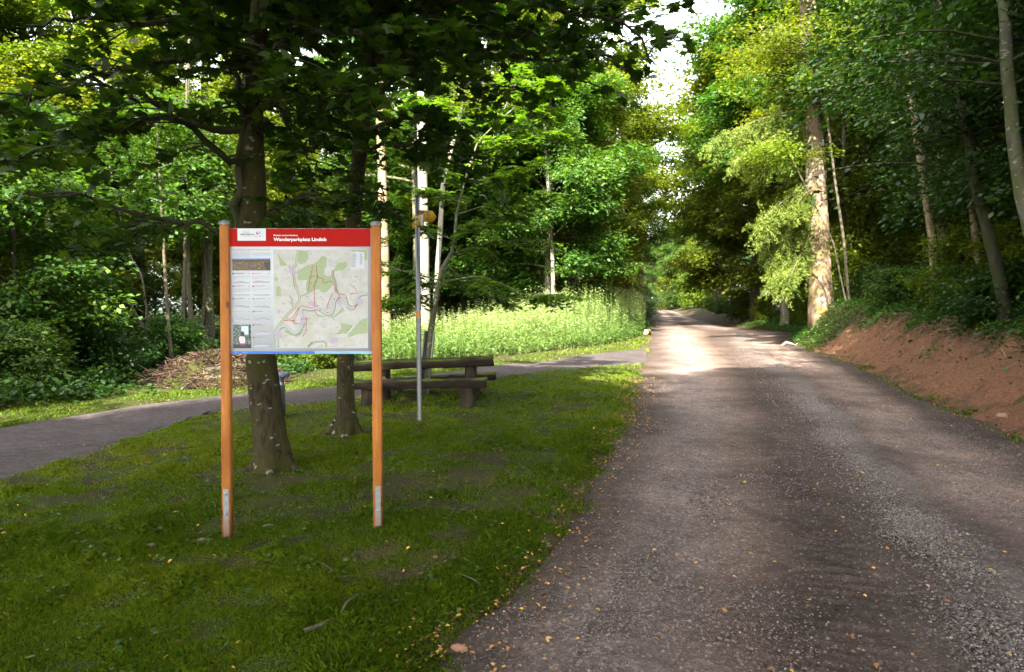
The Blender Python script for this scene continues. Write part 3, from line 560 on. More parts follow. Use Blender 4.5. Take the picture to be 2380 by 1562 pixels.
# ------------------------------------------------------------------ the two maples behind the board
def maple(name, label, Y, pix, rads, branches, seed, over=None, nleaf=1.0):
    rng = np.random.default_rng(seed)
    pts = np.array([P(a, b, Y) for a, b in pix]); pts[0, 2] = hz(pts[0, 0], Y); base = pts[0].copy()
    e = empty(name, Vector(base), label=label, cat='tree')
    L = pts - base; r = np.array(rads) * Y / F; hh = np.r_[0, np.cumsum(np.linalg.norm(np.diff(L, axis=0), axis=1))]
    t = np.linspace(0, hh[-1], 44); LL = np.stack([np.interp(t, hh, L[:, k]) for k in range(3)], 1); rr = np.interp(t, hh, r)
    for _ in range(2): LL[1:-1] = (LL[:-2] + 2 * LL[1:-1] + LL[2:]) / 4
    LL = np.vstack([LL[0] - (0, 0, .25), LL]); rr = np.r_[rr[0] * 1.2, rr]
    b = MB(); b.tube(LL, rr, 26, flute=lambda t, a: 1 + .035 * np.sin(a * 3 + t * 11) + .16 * np.exp(-t * 26) * np.cos(a * 5 + .6) + .12 * np.exp(-t * 30) * np.cos(a * 3 - .5) + .02 * np.sin(a * 8 + t * 40))
    for i in range(7):
        a = i * .9 + rng.uniform(-.2, .2); R0 = rr[1] * .72; ln = rng.uniform(.6, 1.1) * rr[1] * 1.35; u, v = math.cos(a), math.sin(a); q = []
        for t_, zz_ in ((.35, .30), (.75, .15), (1.05, .05), (1.5, .0), (2.1, -.05)):
            d_ = R0 * .55 + (t_ - .35) * ln * .55; q.append((u * d_ - v * .05 * t_ * t_ * (1 if i % 2 else -1), v * d_ + u * .05 * t_ * t_ * (1 if i % 2 else -1), zz_ * rr[1] * 3.2 + (hz(base[0] + u * d_, base[1] + v * d_) - base[2])))
        b.tube(resample(np.array(q), 12), np.linspace(rr[1] * .36, rr[1] * .07, 12), 9)
    b.obj('trunk', M['bark_maple'], e, True)
    bb = MB(); lb = MB(); Lp, Ln, Ld, La = [], [], [], []
    for (path, r0, dens) in branches:
        q = np.array([P(a, c, d) for a, c, d in path]) - base; q = resample(q, 18); q[1:-1] += rng.normal(0, .025, (16, 3))
        bb.tube(q, np.linspace(r0, .009, 18), 8, cap=False)
        TL = np.linalg.norm(np.diff(q, axis=0), axis=1).sum(); nt_ = int(TL / .135 * dens)
        for i in range(nt_):
            tt = rng.uniform(.12, 1.0); ii = tt * 16.99; k = int(ii); p = q[k] + (q[k + 1] - q[k]) * (ii - k); d = q[k + 1] - q[k]; d /= np.linalg.norm(d)
            az = math.atan2(d[1], d[0]) + rng.choice((-1, 1)) * rng.uniform(.35, 1.5)
            tl = rng.uniform(.35, 1.0) * (1.15 - .4 * tt); tw = limb(rng, p, az, tl, rng.uniform(-.25, .45), -.7, 7, .06); bb.tube(tw, np.linspace(.009, .003, 7), 4, cap=False)
            nl = int(tl / .055 * nleaf)
            for j in range(nl):
                s = rng.uniform(.25, 1.0); jj = s * 5.99; k2 = int(jj); pp = tw[k2] + (tw[k2 + 1] - tw[k2]) * (jj - k2)
                a2 = az + rng.choice((-1, 1)) * rng.uniform(.1, 1.4); o = np.array((math.cos(a2), math.sin(a2), rng.uniform(-.7, .1)))
                Lp.append(pp + o * rng.uniform(.03, .09)); Ld.append(o + (0, 0, -.35)); Ln.append(np.array((0, 0, 1.)) + rng.normal(0, .38, 3)); La.append(rng.uniform(0, 1))
    put(lb, MAPLE, np.array(Lp), np.array(Ln), np.array(Ld), rng.uniform(.075, .15, len(Lp)), np.array(La))
    if over:   # upper crown, above the picture
        C, D = [], []
        for i in range(over[0]):
            z = rng.uniform(over[1], over[2]); f = (z - over[1]) / (over[2] - over[1]); R = over[3] * math.sin(math.pi * (.3 + .62 * f)); az = rng.uniform(0, 6.28)
            c = np.array([np.interp(z, LL[:, 2], LL[:, k]) for k in range(3)]); c[2] = z; q = limb(rng, c, az, R * rng.uniform(.6, 1.1), .4, -.5, 7)
            bb.tube(q, np.linspace(.035, .006, 7), 5, cap=False)
            for p in q[2:]:
                for _ in range(2): C.append(p + rng.normal(0, .25, 3)); D.append((math.cos(az), math.sin(az), 0))
        sprays(lb, np.array(C), np.array(D, float), rng, .6, 26, .15, shape=MAPLE)
    bb.obj('branches', M['bark_dark'], e, True); lb.obj('crown', M['maple_leaf'], e); print(name, len(Lp)); return e
maple('maple_tree', 'maple with the thick lichen-spotted trunk standing right behind the board', 7.3,
      [(637, 1100), (634, 1055), (626, 1016), (616, 930), (604, 823), (597, 700), (589, 560), (586, 420), (584, 300), (586, 190), (600, 60), (612, -80), (620, -330), (630, -560)], [49, 42, 38, 35.5, 33.5, 33, 33, 30, 26, 24, 20, 17, 13, 6],
      [([(560, 560, 7.3), (552, 470, 7.2), (560, 330, 7.2), (556, 190, 7.1), (500, 90, 6.8), (430, 10, 6.3), (350, -60, 5.8)], .05, 1.0),
       ([(562, 300, 7.2), (480, 290, 7.0), (390, 275, 6.8), (250, 300, 6.4), (120, 335, 6.0), (-60, 400, 5.4)], .045, 1.2),
       ([(560, 390, 7.2), (480, 330, 6.7), (400, 270, 6.3), (330, 215, 5.9), (200, 180, 5.3)], .04, 1.3),
       ([(565, 545, 7.2), (480, 520, 6.9), (380, 515, 6.6), (300, 490, 6.4), (190, 455, 6.1), (60, 450, 5.6)], .03, .8),
       ([(600, 190, 7.3), (655, 100, 7.2), (700, 20, 7.0), (800, -90, 6.6)], .05, 1.3),
       ([(612, 190, 7.3), (665, 280, 7.5), (700, 350, 7.7), (760, 400, 7.9)], .025, 1.2),
       ([(610, 510, 7.3), (690, 460, 7.4), (740, 430, 7.5)], .025, .8),
       ([(590, 130, 7.2), (420, 60, 6.4), (250, 40, 5.8), (60, 60, 5.2)], .04, .8),
       ([(600, 60, 7.2), (450, 130, 6.5), (300, 150, 5.9), (150, 200, 5.4), (0, 260, 5.0)], .035, 1.0),
       ([(600, 250, 7.3), (700, 230, 7.0), (800, 260, 6.8)], .03, 1.5),
       ([(606, 40, 7.3), (760, 80, 6.6), (900, 60, 6.2), (1040, 70, 5.9)], .04, .9),
       ([(600, -30, 7.2), (330, -60, 5.4), (60, -60, 4.4)], .04, .7),
       ([(590, 100, 7.2), (650, 160, 6.4), (750, 200, 5.8), (850, 210, 5.5)], .03, 1.5)], 201, over=(40, 5.6, 8.8, 3.6))
maple('maple_tree', 'slimmer maple trunk standing between the board and the picnic table', 9.1,
      [(804, 1028), (804, 985), (803, 930), (800, 840), (812, 700), (818, 560), (828, 440), (838, 330), (852, 230), (866, 110), (876, -10), (886, -200), (900, -560)], [38, 24, 20.5, 18.5, 17.5, 17, 16.5, 17, 16, 15, 14, 11, 6],
      [([(860, 150, 9.1), (930, 80, 8.8), (1010, 60, 8.5), (1120, 60, 8.1), (1230, 80, 7.6), (1330, 120, 7.2), (1420, 130, 6.9)], .045, 1.5),
       ([(850, 260, 9.1), (900, 200, 8.8), (1000, 130, 8.3), (1150, 110, 7.6), (1290, 160, 7.0), (1350, 190, 6.8)], .04, 1.2),
       ([(872, 20, 9.0), (1000, 10, 8.0), (1180, 0, 7.2), (1330, 20, 6.7), (1480, 70, 6.4), (1512, 150, 6.3)], .04, 1.2),
       ([(835, 350, 9.1), (900, 330, 8.7), (980, 350, 8.4), (1060, 375, 8.1), (1140, 380, 7.9)], .03, 1.2),
       ([(828, 440, 9.0), (870, 452, 8.8), (915, 440, 8.6)], .025, 1.1),
       ([(840, 300, 9.0), (960, 270, 8.4), (1080, 330, 8.0)], .03, 1.3),
       ([(840, 320, 9.0), (740, 300, 8.7), (660, 330, 8.4)], .03, 1.4), ([(822, 500, 9.0), (760, 440, 8.8), (690, 420, 8.6), (640, 400, 8.4)], .02, 1.2),
       ([(850, 230, 9.0), (760, 180, 8.7), (680, 190, 8.5)], .03, 1.4), ([(880, -40, 9.0), (1100, -60, 7.4), (1320, -40, 6.4), (1450, 0, 6.0)], .04, 1.3),
       ([(820, 480, 9.0), (860, 488, 8.8), (905, 480, 8.6)], .02, 1.0), ([(870, 60, 9.0), (960, 150, 8.2), (1060, 200, 7.8), (1180, 220, 7.4)], .03, 1.3)], 202, over=(20, 5.2, 7.2, 2.8))

# ------------------------------------------------------------------ young walnut with trunk guard
def walnut():
    rng = np.random.default_rng(5); Y = 14.0
    g0 = G(985, 916); Y = g0.y; base = np.array(g0)
    e = empty('walnut_sapling', g0, label='young leaning walnut with feathery bright green leaves and a pale trunk guard', cat='tree')
    pix = [(988, 916), (992, 860), (1000, 775), (1012, 700), (1022, 650), (1030, 615), (1046, 600), (1056, 560), (1060, 500), (1080, 420), (1110, 330), (1160, 280), (1220, 230)]
    L = np.array([P(a, b, Y + .002 * max(0, 700 - b)) for a, b in pix]) - base; L[0] = (0, 0, -.1)
    r = np.array([.065, .062, .06, .055, .052, .05, .045, .03, .027, .023, .018, .012, .006]); b = MB(); LL = resample(np.c_[L, r], 40); b.tube(LL[:, :3], LL[:, 3], 10); b.obj('trunk', M['bark_beech'], e, True)
    # guard: a half-open square sleeve made of two boards
    gl = np.array(P(985, 917, Y)) - base; gu = np.array(P(1000, 770, Y)) - base; ax = gu - gl; ax /= np.linalg.norm(ax); X_ = np.array((1, 0, 0)) - ax * ax[0]; X_ /= np.linalg.norm(X_); Yv = np.cross(ax, X_); g = MB(); hl = np.linalg.norm(gu - gl)
    def slab(x0, x1, y0, y1): 
        V = [gl + X_ * x + Yv * y + ax * z for z in (0, hl) for x, y in ((x0, y0), (x1, y0), (x1, y1), (x0, y1))]; g.add(V, [(0, 1, 2, 3), (4, 7, 6, 5), (0, 4, 5, 1), (1, 5, 6, 2), (2, 6, 7, 3), (3, 7, 4, 0)])
    slab(-.115, .06, .075, .10); slab(-.115, -.095, -.10, .075); slab(.062, .085, -.09, .10)
    g.obj('trunk_guard', plain('grey_green_wood', (.26, .28, .22), .8), e)
    bb = MB(); lb = MB(); Lp, Ln, Ld = [], [], []
    brs = [[(1023, 652), (900, 620), (760, 590)], [(1022, 655), (1120, 640), (1230, 690), (1300, 690)], [(1018, 680), (930, 700), (880, 700)], [(1058, 560), (960, 520), (890, 560)], [(1050, 590), (1150, 560), (1260, 560)], [(1060, 500), (1150, 470), (1280, 450)],
           [(1075, 440), (1000, 380), (900, 330)], [(1080, 420), (1180, 400), (1300, 370)], [(1110, 330), (1040, 260), (960, 220)], [(1110, 330), (1220, 330), (1320, 300)], [(1220, 230), (1270, 200), (1320, 180)], [(1160, 280), (1200, 190), (1210, 160)],
           [(1030, 615), (1100, 660), (1180, 720)], [(1058, 560), (1130, 510), (1200, 500)], [(1020, 670), (960, 650), (900, 720)], [(1160, 280), (1250, 270), (1290, 250)], [(1090, 400), (1150, 360), (1240, 290)], [(1070, 470), (1010, 450), (940, 440)]]
    for br in brs:
        yo = rng.uniform(-1.3, 1.0); q = np.array([P(a, c, Y + .002 * max(0, 700 - c) + yo * i / 2) for i, (a, c) in enumerate(br)]) - base; q = resample(q, 12); bb.tube(q, np.linspace(.016, .004, 12), 5, cap=False)
        for k in range(16):
            tt = rng.uniform(.2, 1.0); i = tt * 10.99; j = int(i); p = q[j] + (q[j + 1] - q[j]) * (i - j); az = rng.uniform(0, 6.28)
            for _ in range(3):
                a2 = az + rng.normal(0, .8); rl = rng.uniform(.28, .5); rc = limb(rng, p, a2, rl, rng.uniform(-.2, .5), -.9, 7, .03); bb.tube(rc, np.linspace(.003, .0015, 7), 3, cap=False)
                for s in range(2, 7):
                    d = rc[s] - rc[s - 1]; d /= np.linalg.norm(d); sd = np.cross(d, (0, 0, 1.)); sd /= np.linalg.norm(sd) + 1e-6
                    for sg in (-1, 1): Lp.append(rc[s]); Ld.append(sd * sg + d * .5 + (0, 0, -.25)); Ln.append(np.array((0, 0, 1.)) + rng.normal(0, .2, 3) + sd * sg * .2)
                Lp.append(rc[-1]); Ld.append(d + (0, 0, -.2)); Ln.append(np.array((0, 0, 1.)))
    put(lb, HEX, np.array(Lp), np.array(Ln), np.array(Ld), rng.uniform(.11, .17, len(Lp)), rng.uniform(0, 1, len(Lp)))
    bb.obj('branches', M['bark_beech'], e, True); lb.obj('crown', M['leaf_pinnate'], e)
walnut()

# ------------------------------------------------------------------ information board
def wood_mat(name, c1, c2, c3, knot=True):
    n = N(name); v = n.coord((1, 1, .06)); g = n.noise(v, 60, 4, .6); v2 = n.coord((1, 1, .22)); g2 = n.noise(v2, 9, 3)
    col = n.ramp(g, [(.3, c1), (.7, c2)]); col = n.mix(n.ramp(g2, [(.4, 0.), (.75, .55)]), col, c3)
    if knot:
        kv = n.n('ShaderNodeTexVoronoi', {'Vector': n.coord((1, 1, .55)), 'Scale': 6.5}); col = n.mix(n.ramp(kv.outputs['Distance'], [(.06, .9), (.13, 0.)]), col, (.10, .03, .008))
    if knot:
        big = n.noise(n.coord((1, 1, .5)), 3.5, 3); col = n.mix(n.ramp(big, [(.42, 0.), (.68, .5)]), col, (.17, .05, .012))
        sp_ = n.n('ShaderNodeSeparateXYZ'); n.t.links.new(n.coord(), sp_.inputs[0]); col = n.mix(n.ramp(n.math('ADD', sp_.outputs[2], n.math('MULTIPLY', n.noise(n.coord(), 14, 4), .22)), [(.08, .75), (.30, 0.)]), col, (.10, .062, .032))
    return n.done(n.pbr(col, .7, .25, bump=g, bs=.5, bd=.006))
M['larch'] = wood_mat('larch_wood', (.36, .125, .026), (.55, .22, .05), (.24, .07, .013))
def zinc(name, base=(.26, .265, .27), dirt=0.):
    n = N(name); v = n.coord(); a = n.noise(v, 30, 4); col = n.mix(n.ramp(a, [(.35, 0.), (.65, 1.)]), base, tuple(c * .72 for c in base))
    if dirt: col = n.mix(n.ramp(n.math('ADD', n.attr(), n.math('MULTIPLY', n.math('SUBTRACT', a, .5), .5)), [(.25, .85), (.75, 0.)]), col, (.22, .115, .06))
    return n.done(n.pbr(col, .45, .5, .75))
M['zinc'] = zinc('galvanised_steel'); M['zinc_dirt'] = zinc('muddy_steel', dirt=1.)
WHITE = plain('panel_white', (.54, .57, .61), .5, 0, .2); RED = None
def redmat():
    n = N('header_red'); v = n.coord(); return n.done(n.pbr(n.mix(n.noise(v, 1.2, 2), (.42, .004, .004), (.34, .010, .004)), .6, .12))
def text_mesh(s, size, bold=0., italic=0., width=None):
    cu = bpy.data.curves.new('t', 'FONT'); cu.body = s; cu.size = size; cu.offset = bold; cu.shear = italic; cu.resolution_u = 3
    o = bpy.data.objects.new('t', cu); COL.objects.link(o); bpy.context.view_layer.update()
    me = bpy.data.meshes.new_from_object(o.evaluated_get(bpy.context.evaluated_depsgraph_get())); bpy.data.objects.remove(o); bpy.data.curves.remove(cu)
    n = len(me.vertices); co = np.zeros(n * 3); me.vertices.foreach_get('co', co); co = co.reshape(-1, 3); co[:, 0] -= co[:, 0].min()
    if width: co[:, 0] *= width / co[:, 0].max()
    return me, co
def board():
    YB = 5.16; pl = P(520, 1252, YB); pr = P(877, 1221, YB)
    e = empty('information_board', ((pl.x + pr.x) / 2, YB, 0), label='hiking map board with red header between two orange larch posts', cat='notice board'); eb = np.array(e.location)
    W = 20.8 / F * YB / 2; Dp_ = .022
    for i, (xt, xb, yt, yb, plate_t, poff) in enumerate([(519.8, 525.5, 516, 1252, 1137, 0), (872.2, 876.8, 518, 1221, 1130, 2)]):
        t = P(xt, yt, YB - W); b = P(xb, yb, YB - W); x0 = (t.x + b.x) / 2
        m = MB(); Wd = W
        zb = b.z - .08; zt = t.z
        Dd_ = Dp_; ring = [(-Wd + .004, -Wd), (Wd - .004, -Wd), (Wd, -Wd + .004), (Wd, Dd_ - .004), (Wd - .004, Dd_), (-Wd + .004, Dd_), (-Wd, Dd_ - .004), (-Wd, -Wd + .004)]
        V = [(x + (b.x if z == zb else t.x) - eb[0], y, z) for z in (zb, zt) for x, y in ring]; n = 8
        m.add(V, [tuple(range(n))[::-1], tuple(range(n, 2 * n))] + [(k, (k + 1) % n, n + (k + 1) % n, n + k) for k in range(n)])
        po = m.obj('post', M['larch'], e)
        c = MB(); q = Wd + .004; tx = t.x - eb[0]
        V = [(tx + sx * q, (-q if sy < 0 else Dp_ + .004), z) for z in (zt - .018, zt + .006) for sx, sy in ((-1, -1), (1, -1), (1, 1), (-1, 1))] + [(tx, 0, zt + .022)]
        c.add(V, [(0, 1, 5, 4), (1, 2, 6, 5), (2, 3, 7, 6), (3, 0, 4, 7), (4, 5, 8), (5, 6, 8), (6, 7, 8), (7, 4, 8)]); c.obj('post_cap', M['zinc'], po)
        k = MB(); bx = (b.x + t.x) / 2 - eb[0]; pt = P(xb, plate_t, YB - W).z; bw = Wd * .62; bxl = b.x - eb[0] + (.004 if i == 0 else .006)
        zl = b.z - .12; nz = 8
        for j in range(nz):
            z0 = zl + (pt - zl) * j / nz; z1 = zl + (pt - zl) * (j + 1) / nz
            k.add([(bxl - bw, -Wd - .006, z0), (bxl + bw, -Wd - .006, z0), (bxl + bw, -Wd - .006, z1), (bxl - bw, -Wd - .006, z1)], [(0, 1, 2, 3)], 0, np.clip(np.array([z0, z0, z1, z1]) * 3.4 + .1, 0, 1))
        k.add([(bxl + sx * bw, y, z) for z in (zl, pt) for sx, y in ((-1, -Wd - .006), (-1, -Wd), (1, -Wd), (1, -Wd - .006))], [(0, 1, 5, 4), (2, 3, 7, 6), (4, 5, 6, 7)], 0, .8)
        for zz_ in (pt - .035, pt - .185):
            an = np.linspace(0, 6.283, 10, endpoint=False)
            V = [(bxl + r * math.cos(a), y, zz_ + r * math.sin(a)) for r, y in ((.0105, -Wd - .006), (.0095, -Wd - .012), (.005, -Wd - .0145)) for a in an]
            k.add(V, [(a + 10 * l, (a + 1) % 10 + 10 * l, (a + 1) % 10 + 10 * l + 10, a + 10 * l + 10) for l in (0, 1) for a in range(10)] + [tuple(range(20, 30))], 0, .9)
        k.obj('bracket', M['zinc_dirt'], po)
    # panel; art coordinates are those of the enlarged photo of the board: corners (180,155) (1678,1498)
    YF = YB - .012; TL = P(532.5, 531, YF); BR = P(863, 822.5, YF)
    sx = (BR.x - TL.x) / (1678 - 180); sz_ = (TL.z - BR.z) / (1498 - 155)
    yl = YF - YB
    def q(cx, cy, lay=0): return (TL.x + (cx - 180) * sx - eb[0], yl - .0007 * lay, TL.z - (cy - 155) * sz_)
    pm = MB(); a, b = q(172, 155), q(1686, 1498); pm.box(a[0], b[0], yl, yl + .012, b[2], a[2]); panel = pm.obj('panel', WHITE, e)
    def rect(m, x0, y0, x1, y1, lay, mi=0): m.poly([q(x0, y1, lay), q(x1, y1, lay), q(x1, y0, lay), q(x0, y0, lay)], mi)
    hb = MB(); rect(hb, 180, 157, 1677, 349, 1); hb.obj('header_band', redmat(), panel)
    lp = MB(); rect(lp, 267, 157, 567, 286, 2)
    lg = [plain('logo_white', (.56, .59, .62), .35), plain('logo_red', (.5, .015, .02), .4), plain('logo_blue_light', (.16, .38, .75), .4), plain('logo_blue', (.04, .09, .30), .4)]
    def zq(x, y): return q(180 + (x - 25) * .3634, 155 + (y - 35) * .3634, 3)     # second enlargement -> first
    lp.poly([zq(*c) for c in [(818, 120), (845, 150), (870, 185), (890, 232), (850, 215), (815, 200)]][::-1], 1)
    lp.poly([zq(*c) for c in [(870, 125), (935, 125), (938, 180), (918, 215), (905, 190), (885, 150)]][::-1], 2)
    for cc in ([(780, 285), (800, 262), (835, 255), (825, 278), (800, 288)], [(888, 285), (910, 263), (942, 255), (935, 275), (910, 288)], [(962, 220), (985, 228), (998, 243), (975, 238)]): lp.poly([zq(*c) for c in cc][::-1], 3)
    logo = lp.obj('logo_plate', lg, panel)
    dark = plain('ink_dark', (.05, .055, .065), .5); grey = plain('ink_grey', (.22, .24, .26), .5); redink = plain('ink_red', (.5, .05, .04), .5); white = plain('ink_white', (.8, .78, .78), .5)
    def txt(s, x, y, h, wd, mat, bold=0, lay=3, it=0, name='lettering'):
        me, co = text_mesh(s, h * sz_ / .72, bold * .55 * h * sz_, it, wd * sx); o = q(x, y, lay)
        V = np.stack([o[0] + co[:, 0], np.full(len(co), o[1]), o[2] + co[:, 1]], 1); me.vertices.foreach_set('co', V.astype(np.float32).ravel()); me.materials.clear(); me.materials.append(mat); me.update(); return link(name, me, panel)
    txt('Wanderparkplatz Lindich', 648, 288, 34, 560, white, .09, 2); txt('Wandern rund um Neudenau', 646, 236, 15, 260, white, .08, 2)
    txt('STADT', 323, 207, 19, 75, grey, 0, 3); txt('NEUDENAU', 345 - 46, 229, 18, 152, dark, .07, 3); txt('Die Perle der Jagst', 325, 248, 8, 88, grey, 0, 3, .3)
    txt('HERZLICH WILLKOMMEN AUF DEN WANDERWEGEN DER STADT NEUDENAU', 208, 386, 7.5, 402, redink, .05, 1); txt('Welcome to the hiking trails of Neudenau', 208, 401, 7, 206, redink, .02, 1)
    fb = MB(); fb.poly([q(180, 1497, 1), q(1083, 1497, 1), q(1068, 1470, 1), q(180, 1470, 1)], 0); fb.poly([q(1083, 1497, 1), q(1677, 1497, 1), q(1677, 1470, 1), q(1068, 1470, 1)], 1)
    rect(fb, 222, 1478, 262, 1488, 2, 2); rect(fb, 300, 1478, 372, 1488, 2, 2)
    fb.obj('footer_band', [plain('band_blue', (.012, .12, .52), .4), plain('band_light_blue', (.20, .42, .74), .4), plain('band_mark', (.08, .22, .62), .4)], panel)
    # body text: rows of fine word-like strokes, route squares, profiles
    r = random.Random(3); tm = MB()
    cols = [dark, grey, redink, plain('profile_fill', (.42, .41, .50), .5), plain('profile_line', (.16, .14, .2), .5), plain('sq_violet', (.09, .02, .16), .5), plain('sq_orange', (.75, .16, .04), .5), plain('sq_red', (.5, .02, .04), .5), plain('sq_crimson', (.42, .01, .09), .5), plain('sq_green', (.06, .22, .05), .5), plain('sq_olive', (.25, .2, .08), .5), plain('sq_lime', (.25, .42, .05), .5), plain('sq_blue', (.02, .08, .36), .5), plain('sq_dark', (.08, .12, .08), .5), plain('sq_brown', (.4, .13, .05), .5), plain('ink_faint', (.34, .36, .39), .5)]
    def row(x0, x1, y, h, mi):
        x = x0
        while x < x1 - 3:
            w_ = min(r.uniform(8, 26), x1 - x); rect(tm, x, y, x + w_, y + h, 1, mi); x += w_ + 4
    for x0, x1, n in ((208, 402, 6), (419, 613, 5)):
        for k in range(n): row(x0, x1 - (0 if k < n - 1 else 90 * (n == 5)), 414 + k * 8.2, 3.2, 15)
    blocks = [(208, 630, 5, 3, [0, 0, 1, 3, 3, 1, -1, 0], 4, .7), (419, 630, 6, 4, [2, 3, 5, 5, 4, 2, 2, 3], 3, 1), (208, 765, 7, 4, [1, 1, 1, 1, 1, 1, 1, 1], 3, 1), (419, 765, 8, 3, [1, 1, 1, 1, 1, 1, 1.4, 1.2], 3, 1), (208, 900, 9, 4, [2, 5, 6, 6.5, 6, 3, 3, 3], 3, 1), (419, 900, 10, 4, [5, 3, 5, 6, 3, 6, 3, 3], 3, 1),
              (208, 1036, 11, 4, [3, 5, 4, 5, 6, 4, 3, 3], 3, 1), (419, 1036, 12, 4, [2, 2, 4, 6, 7, 6, 4, 2], 3, 1), (419, 1180, 13, 4, [2, 3, 4, 6, 7, 5, 4, 3], 3, 1), (419, 1315, 14, 4, [3, 4, 5, 5, 5, 6, 6, 4], 3, 1)]
    for x, y, sq, nl, prof, fillm, _ in blocks:
        rect(tm, x, y, x + 17, y + 16, 1, sq); row(x + 24, x + 24 + r.uniform(80, 118), y + 1, 5.5, sq); row(x + 24, x + 90, y + 10, 3, 15)
        for d in (162, 178): rect(tm, x + d, y + 2, x + d + 10, y + 13, 1, 15)
        for k in range(nl + 1): row(x, x + (194 if k < nl else r.uniform(40, 150)), y + 30 + k * 8, 3.0, 15)
        yb = y + 108; top = []
        for k in range(36):
            f = k / 35; v = np.interp(f * 7, range(8), prof) + r.uniform(-.3, .3); top.append((x + 8 + f * 174, yb - 6 - v * 3.6))
        for k in range(35):
            (xa, ya), (xb_, yb2) = top[k], top[k + 1]; tm.poly([q(xa, yb, 1), q(xb_, yb, 1), q(xb_, yb2, 1), q(xa, ya, 1)], 3); tm.poly([q(xa, ya + 2, 2), q(xb_, yb2 + 2, 2), q(xb_, yb2 - 1.5, 2), q(xa, ya - 1.5, 2)], 4)
        for k in range(4): xx = x + 20 + k * 45 + r.uniform(-8, 8); rect(tm, xx, yb - 42, xx + 16, yb - 39, 1, 15)
    tm.obj('text_columns', cols, panel)
    # photo strip: town in a valley
    def photomat():
        n = N('town_photo'); v = n.coord(); vo = n.n('ShaderNodeTexVoronoi', {'Vector': v, 'Scale': 150.}).outputs['Color']
        base = n.ramp(vo, [(0, (.02, .03, .012)), (.4, (.10, .09, .025)), (.6, (.05, .055, .02)), (.8, (.22, .07, .035)), (1, (.30, .2, .16))])
        return n.done(n.pbr(base, .4, .4))
    ph = MB(); rect(ph, 208, 471, 612, 604, 1, 0); rect(ph, 208, 471, 612, 484, 2, 1)
    hill = [(208, 482), (260, 486), (340, 491), (440, 488), (520, 485), (612, 492), (612, 506), (500, 500), (400, 512), (300, 502), (208, 512)]; ph.poly([q(x, y, 3) for x, y in hill][::-1], 2)
    ph.poly([q(x, y, 3) for x, y in [(410, 560), (425, 558), (440, 604), (418, 604)]][::-1], 3)
    ph.poly([q(x, y, 3) for x, y in [(545, 515), (612, 512), (612, 604), (575, 604), (548, 560)]][::-1], 4)
    ph.obj('town_photo', [photomat(), plain('photo_sky', (.22, .32, .62), .4), plain('photo_hill', (.045, .035, .02), .4), plain('photo_river', (.03, .05, .12), .4), plain('photo_wood', (.035, .02, .02), .4)], panel)
    # photo of a woman seen from behind in a wood
    def wm():
        n = N('wood_photo'); v = n.coord(); a = n.noise(v, 90, 4, .7); return n.done(n.pbr(n.ramp(a, [(.42, (.015, .025, .02)), (.55, (.10, .16, .14)), (.7, (.45, .6, .58))]), .4, .4))
    pw = MB(); rect(pw, 206, 1183, 399, 1437, 1, 0); rect(pw, 376, 1186, 390, 1340, 2, 1); rect(pw, 206, 1395, 399, 1437, 2, 1); rect(pw, 296, 1200, 372, 1290, 2, 4)
    def ell(cx, cy, rx, ry, lay, mi, n=16): pw.poly([q(cx + rx * math.cos(k * 6.283 / n), cy + ry * math.sin(k * 6.283 / n), lay) for k in range(n)][::-1], mi)
    pw.poly([q(x, y, 3) for x, y in [(268, 1310), (290, 1296), (325, 1296), (343, 1320), (348, 1370), (335, 1412), (285, 1412), (262, 1370)]][::-1], 2)
    pw.poly([q(x, y, 4) for x, y in [(275, 1312), (300, 1305), (330, 1312), (340, 1350), (334, 1385), (284, 1385), (270, 1345)]][::-1], 3)
    ell(308, 1283, 22, 28, 5, 1)
    pw.obj('wood_photo', [wm(), plain('photo_dark', (.02, .012, .018), .4), plain('photo_jeans', (.10, .05, .06), .4), plain('photo_shirt', (.55, .50, .54), .4), plain('photo_light', (.5, .62, .62), .4)], panel)
    # the map
    def mapmat():
        n = N('map_paper'); v = n.coord(); a = n.noise(v, 9, 6, .6); b_ = n.noise(v, 26, 5, .7)
        col = n.ramp(a, [(.34, (0.392, 0.406, 0.322)), (.47, (0.420, 0.420, 0.392)), (.56, (0.462, 0.462, 0.441)), (.66, (0.392, 0.385, 0.378))])
        col = n.mix(n.ramp(b_, [(.55, 0.), (.72, .6)]), col, (0.294, 0.350, 0.196)); return n.done(n.pbr(col, .4, .4))
    mp = MB(); rect(mp, 645, 382, 1643, 1437, 1, 0)
    mm = [mapmat(), plain('map_wood', (0.280, 0.350, 0.189), .4), plain('map_valley', (0.294, 0.308, 0.224), .4), plain('map_flood', (.44, .48, .48), .4), plain('map_relief', (0.168, 0.168, 0.154), .4), plain('map_river', (0.154, 0.238, 0.315), .4), plain('map_route', (.42, .03, .02), .4), plain('map_dot', (0.042, 0.042, 0.056), .4), plain('map_town', (0.392, 0.322, 0.420), .4), plain('map_legend', (0.490, 0.518, 0.560), .4), plain('map_road', (0.462, 0.448, 0.280), .4), plain('map_name', (0.140, 0.140, 0.154), .4), plain('map_rust', (0.252, 0.154, 0.084), .4)]
    def m3(x, y): return (642 + (x - 20) * .7186 * 1.005, 383 + (y - 57) * .7186 * 1.006)       # third enlargement -> first
    def blob(pts, mi, lay=2, jag=6):
        pts = resample(np.array(pts + [pts[0]], float), max(24, len(pts) * 5))[:-1]; mp.poly([q(*[min(max(c + r.uniform(-jag, jag) * .72, lo), hi) for c, lo, hi in zip(m3(x, y), (646, 383), (1642, 1436))], lay) for x, y in pts][::-1], mi)
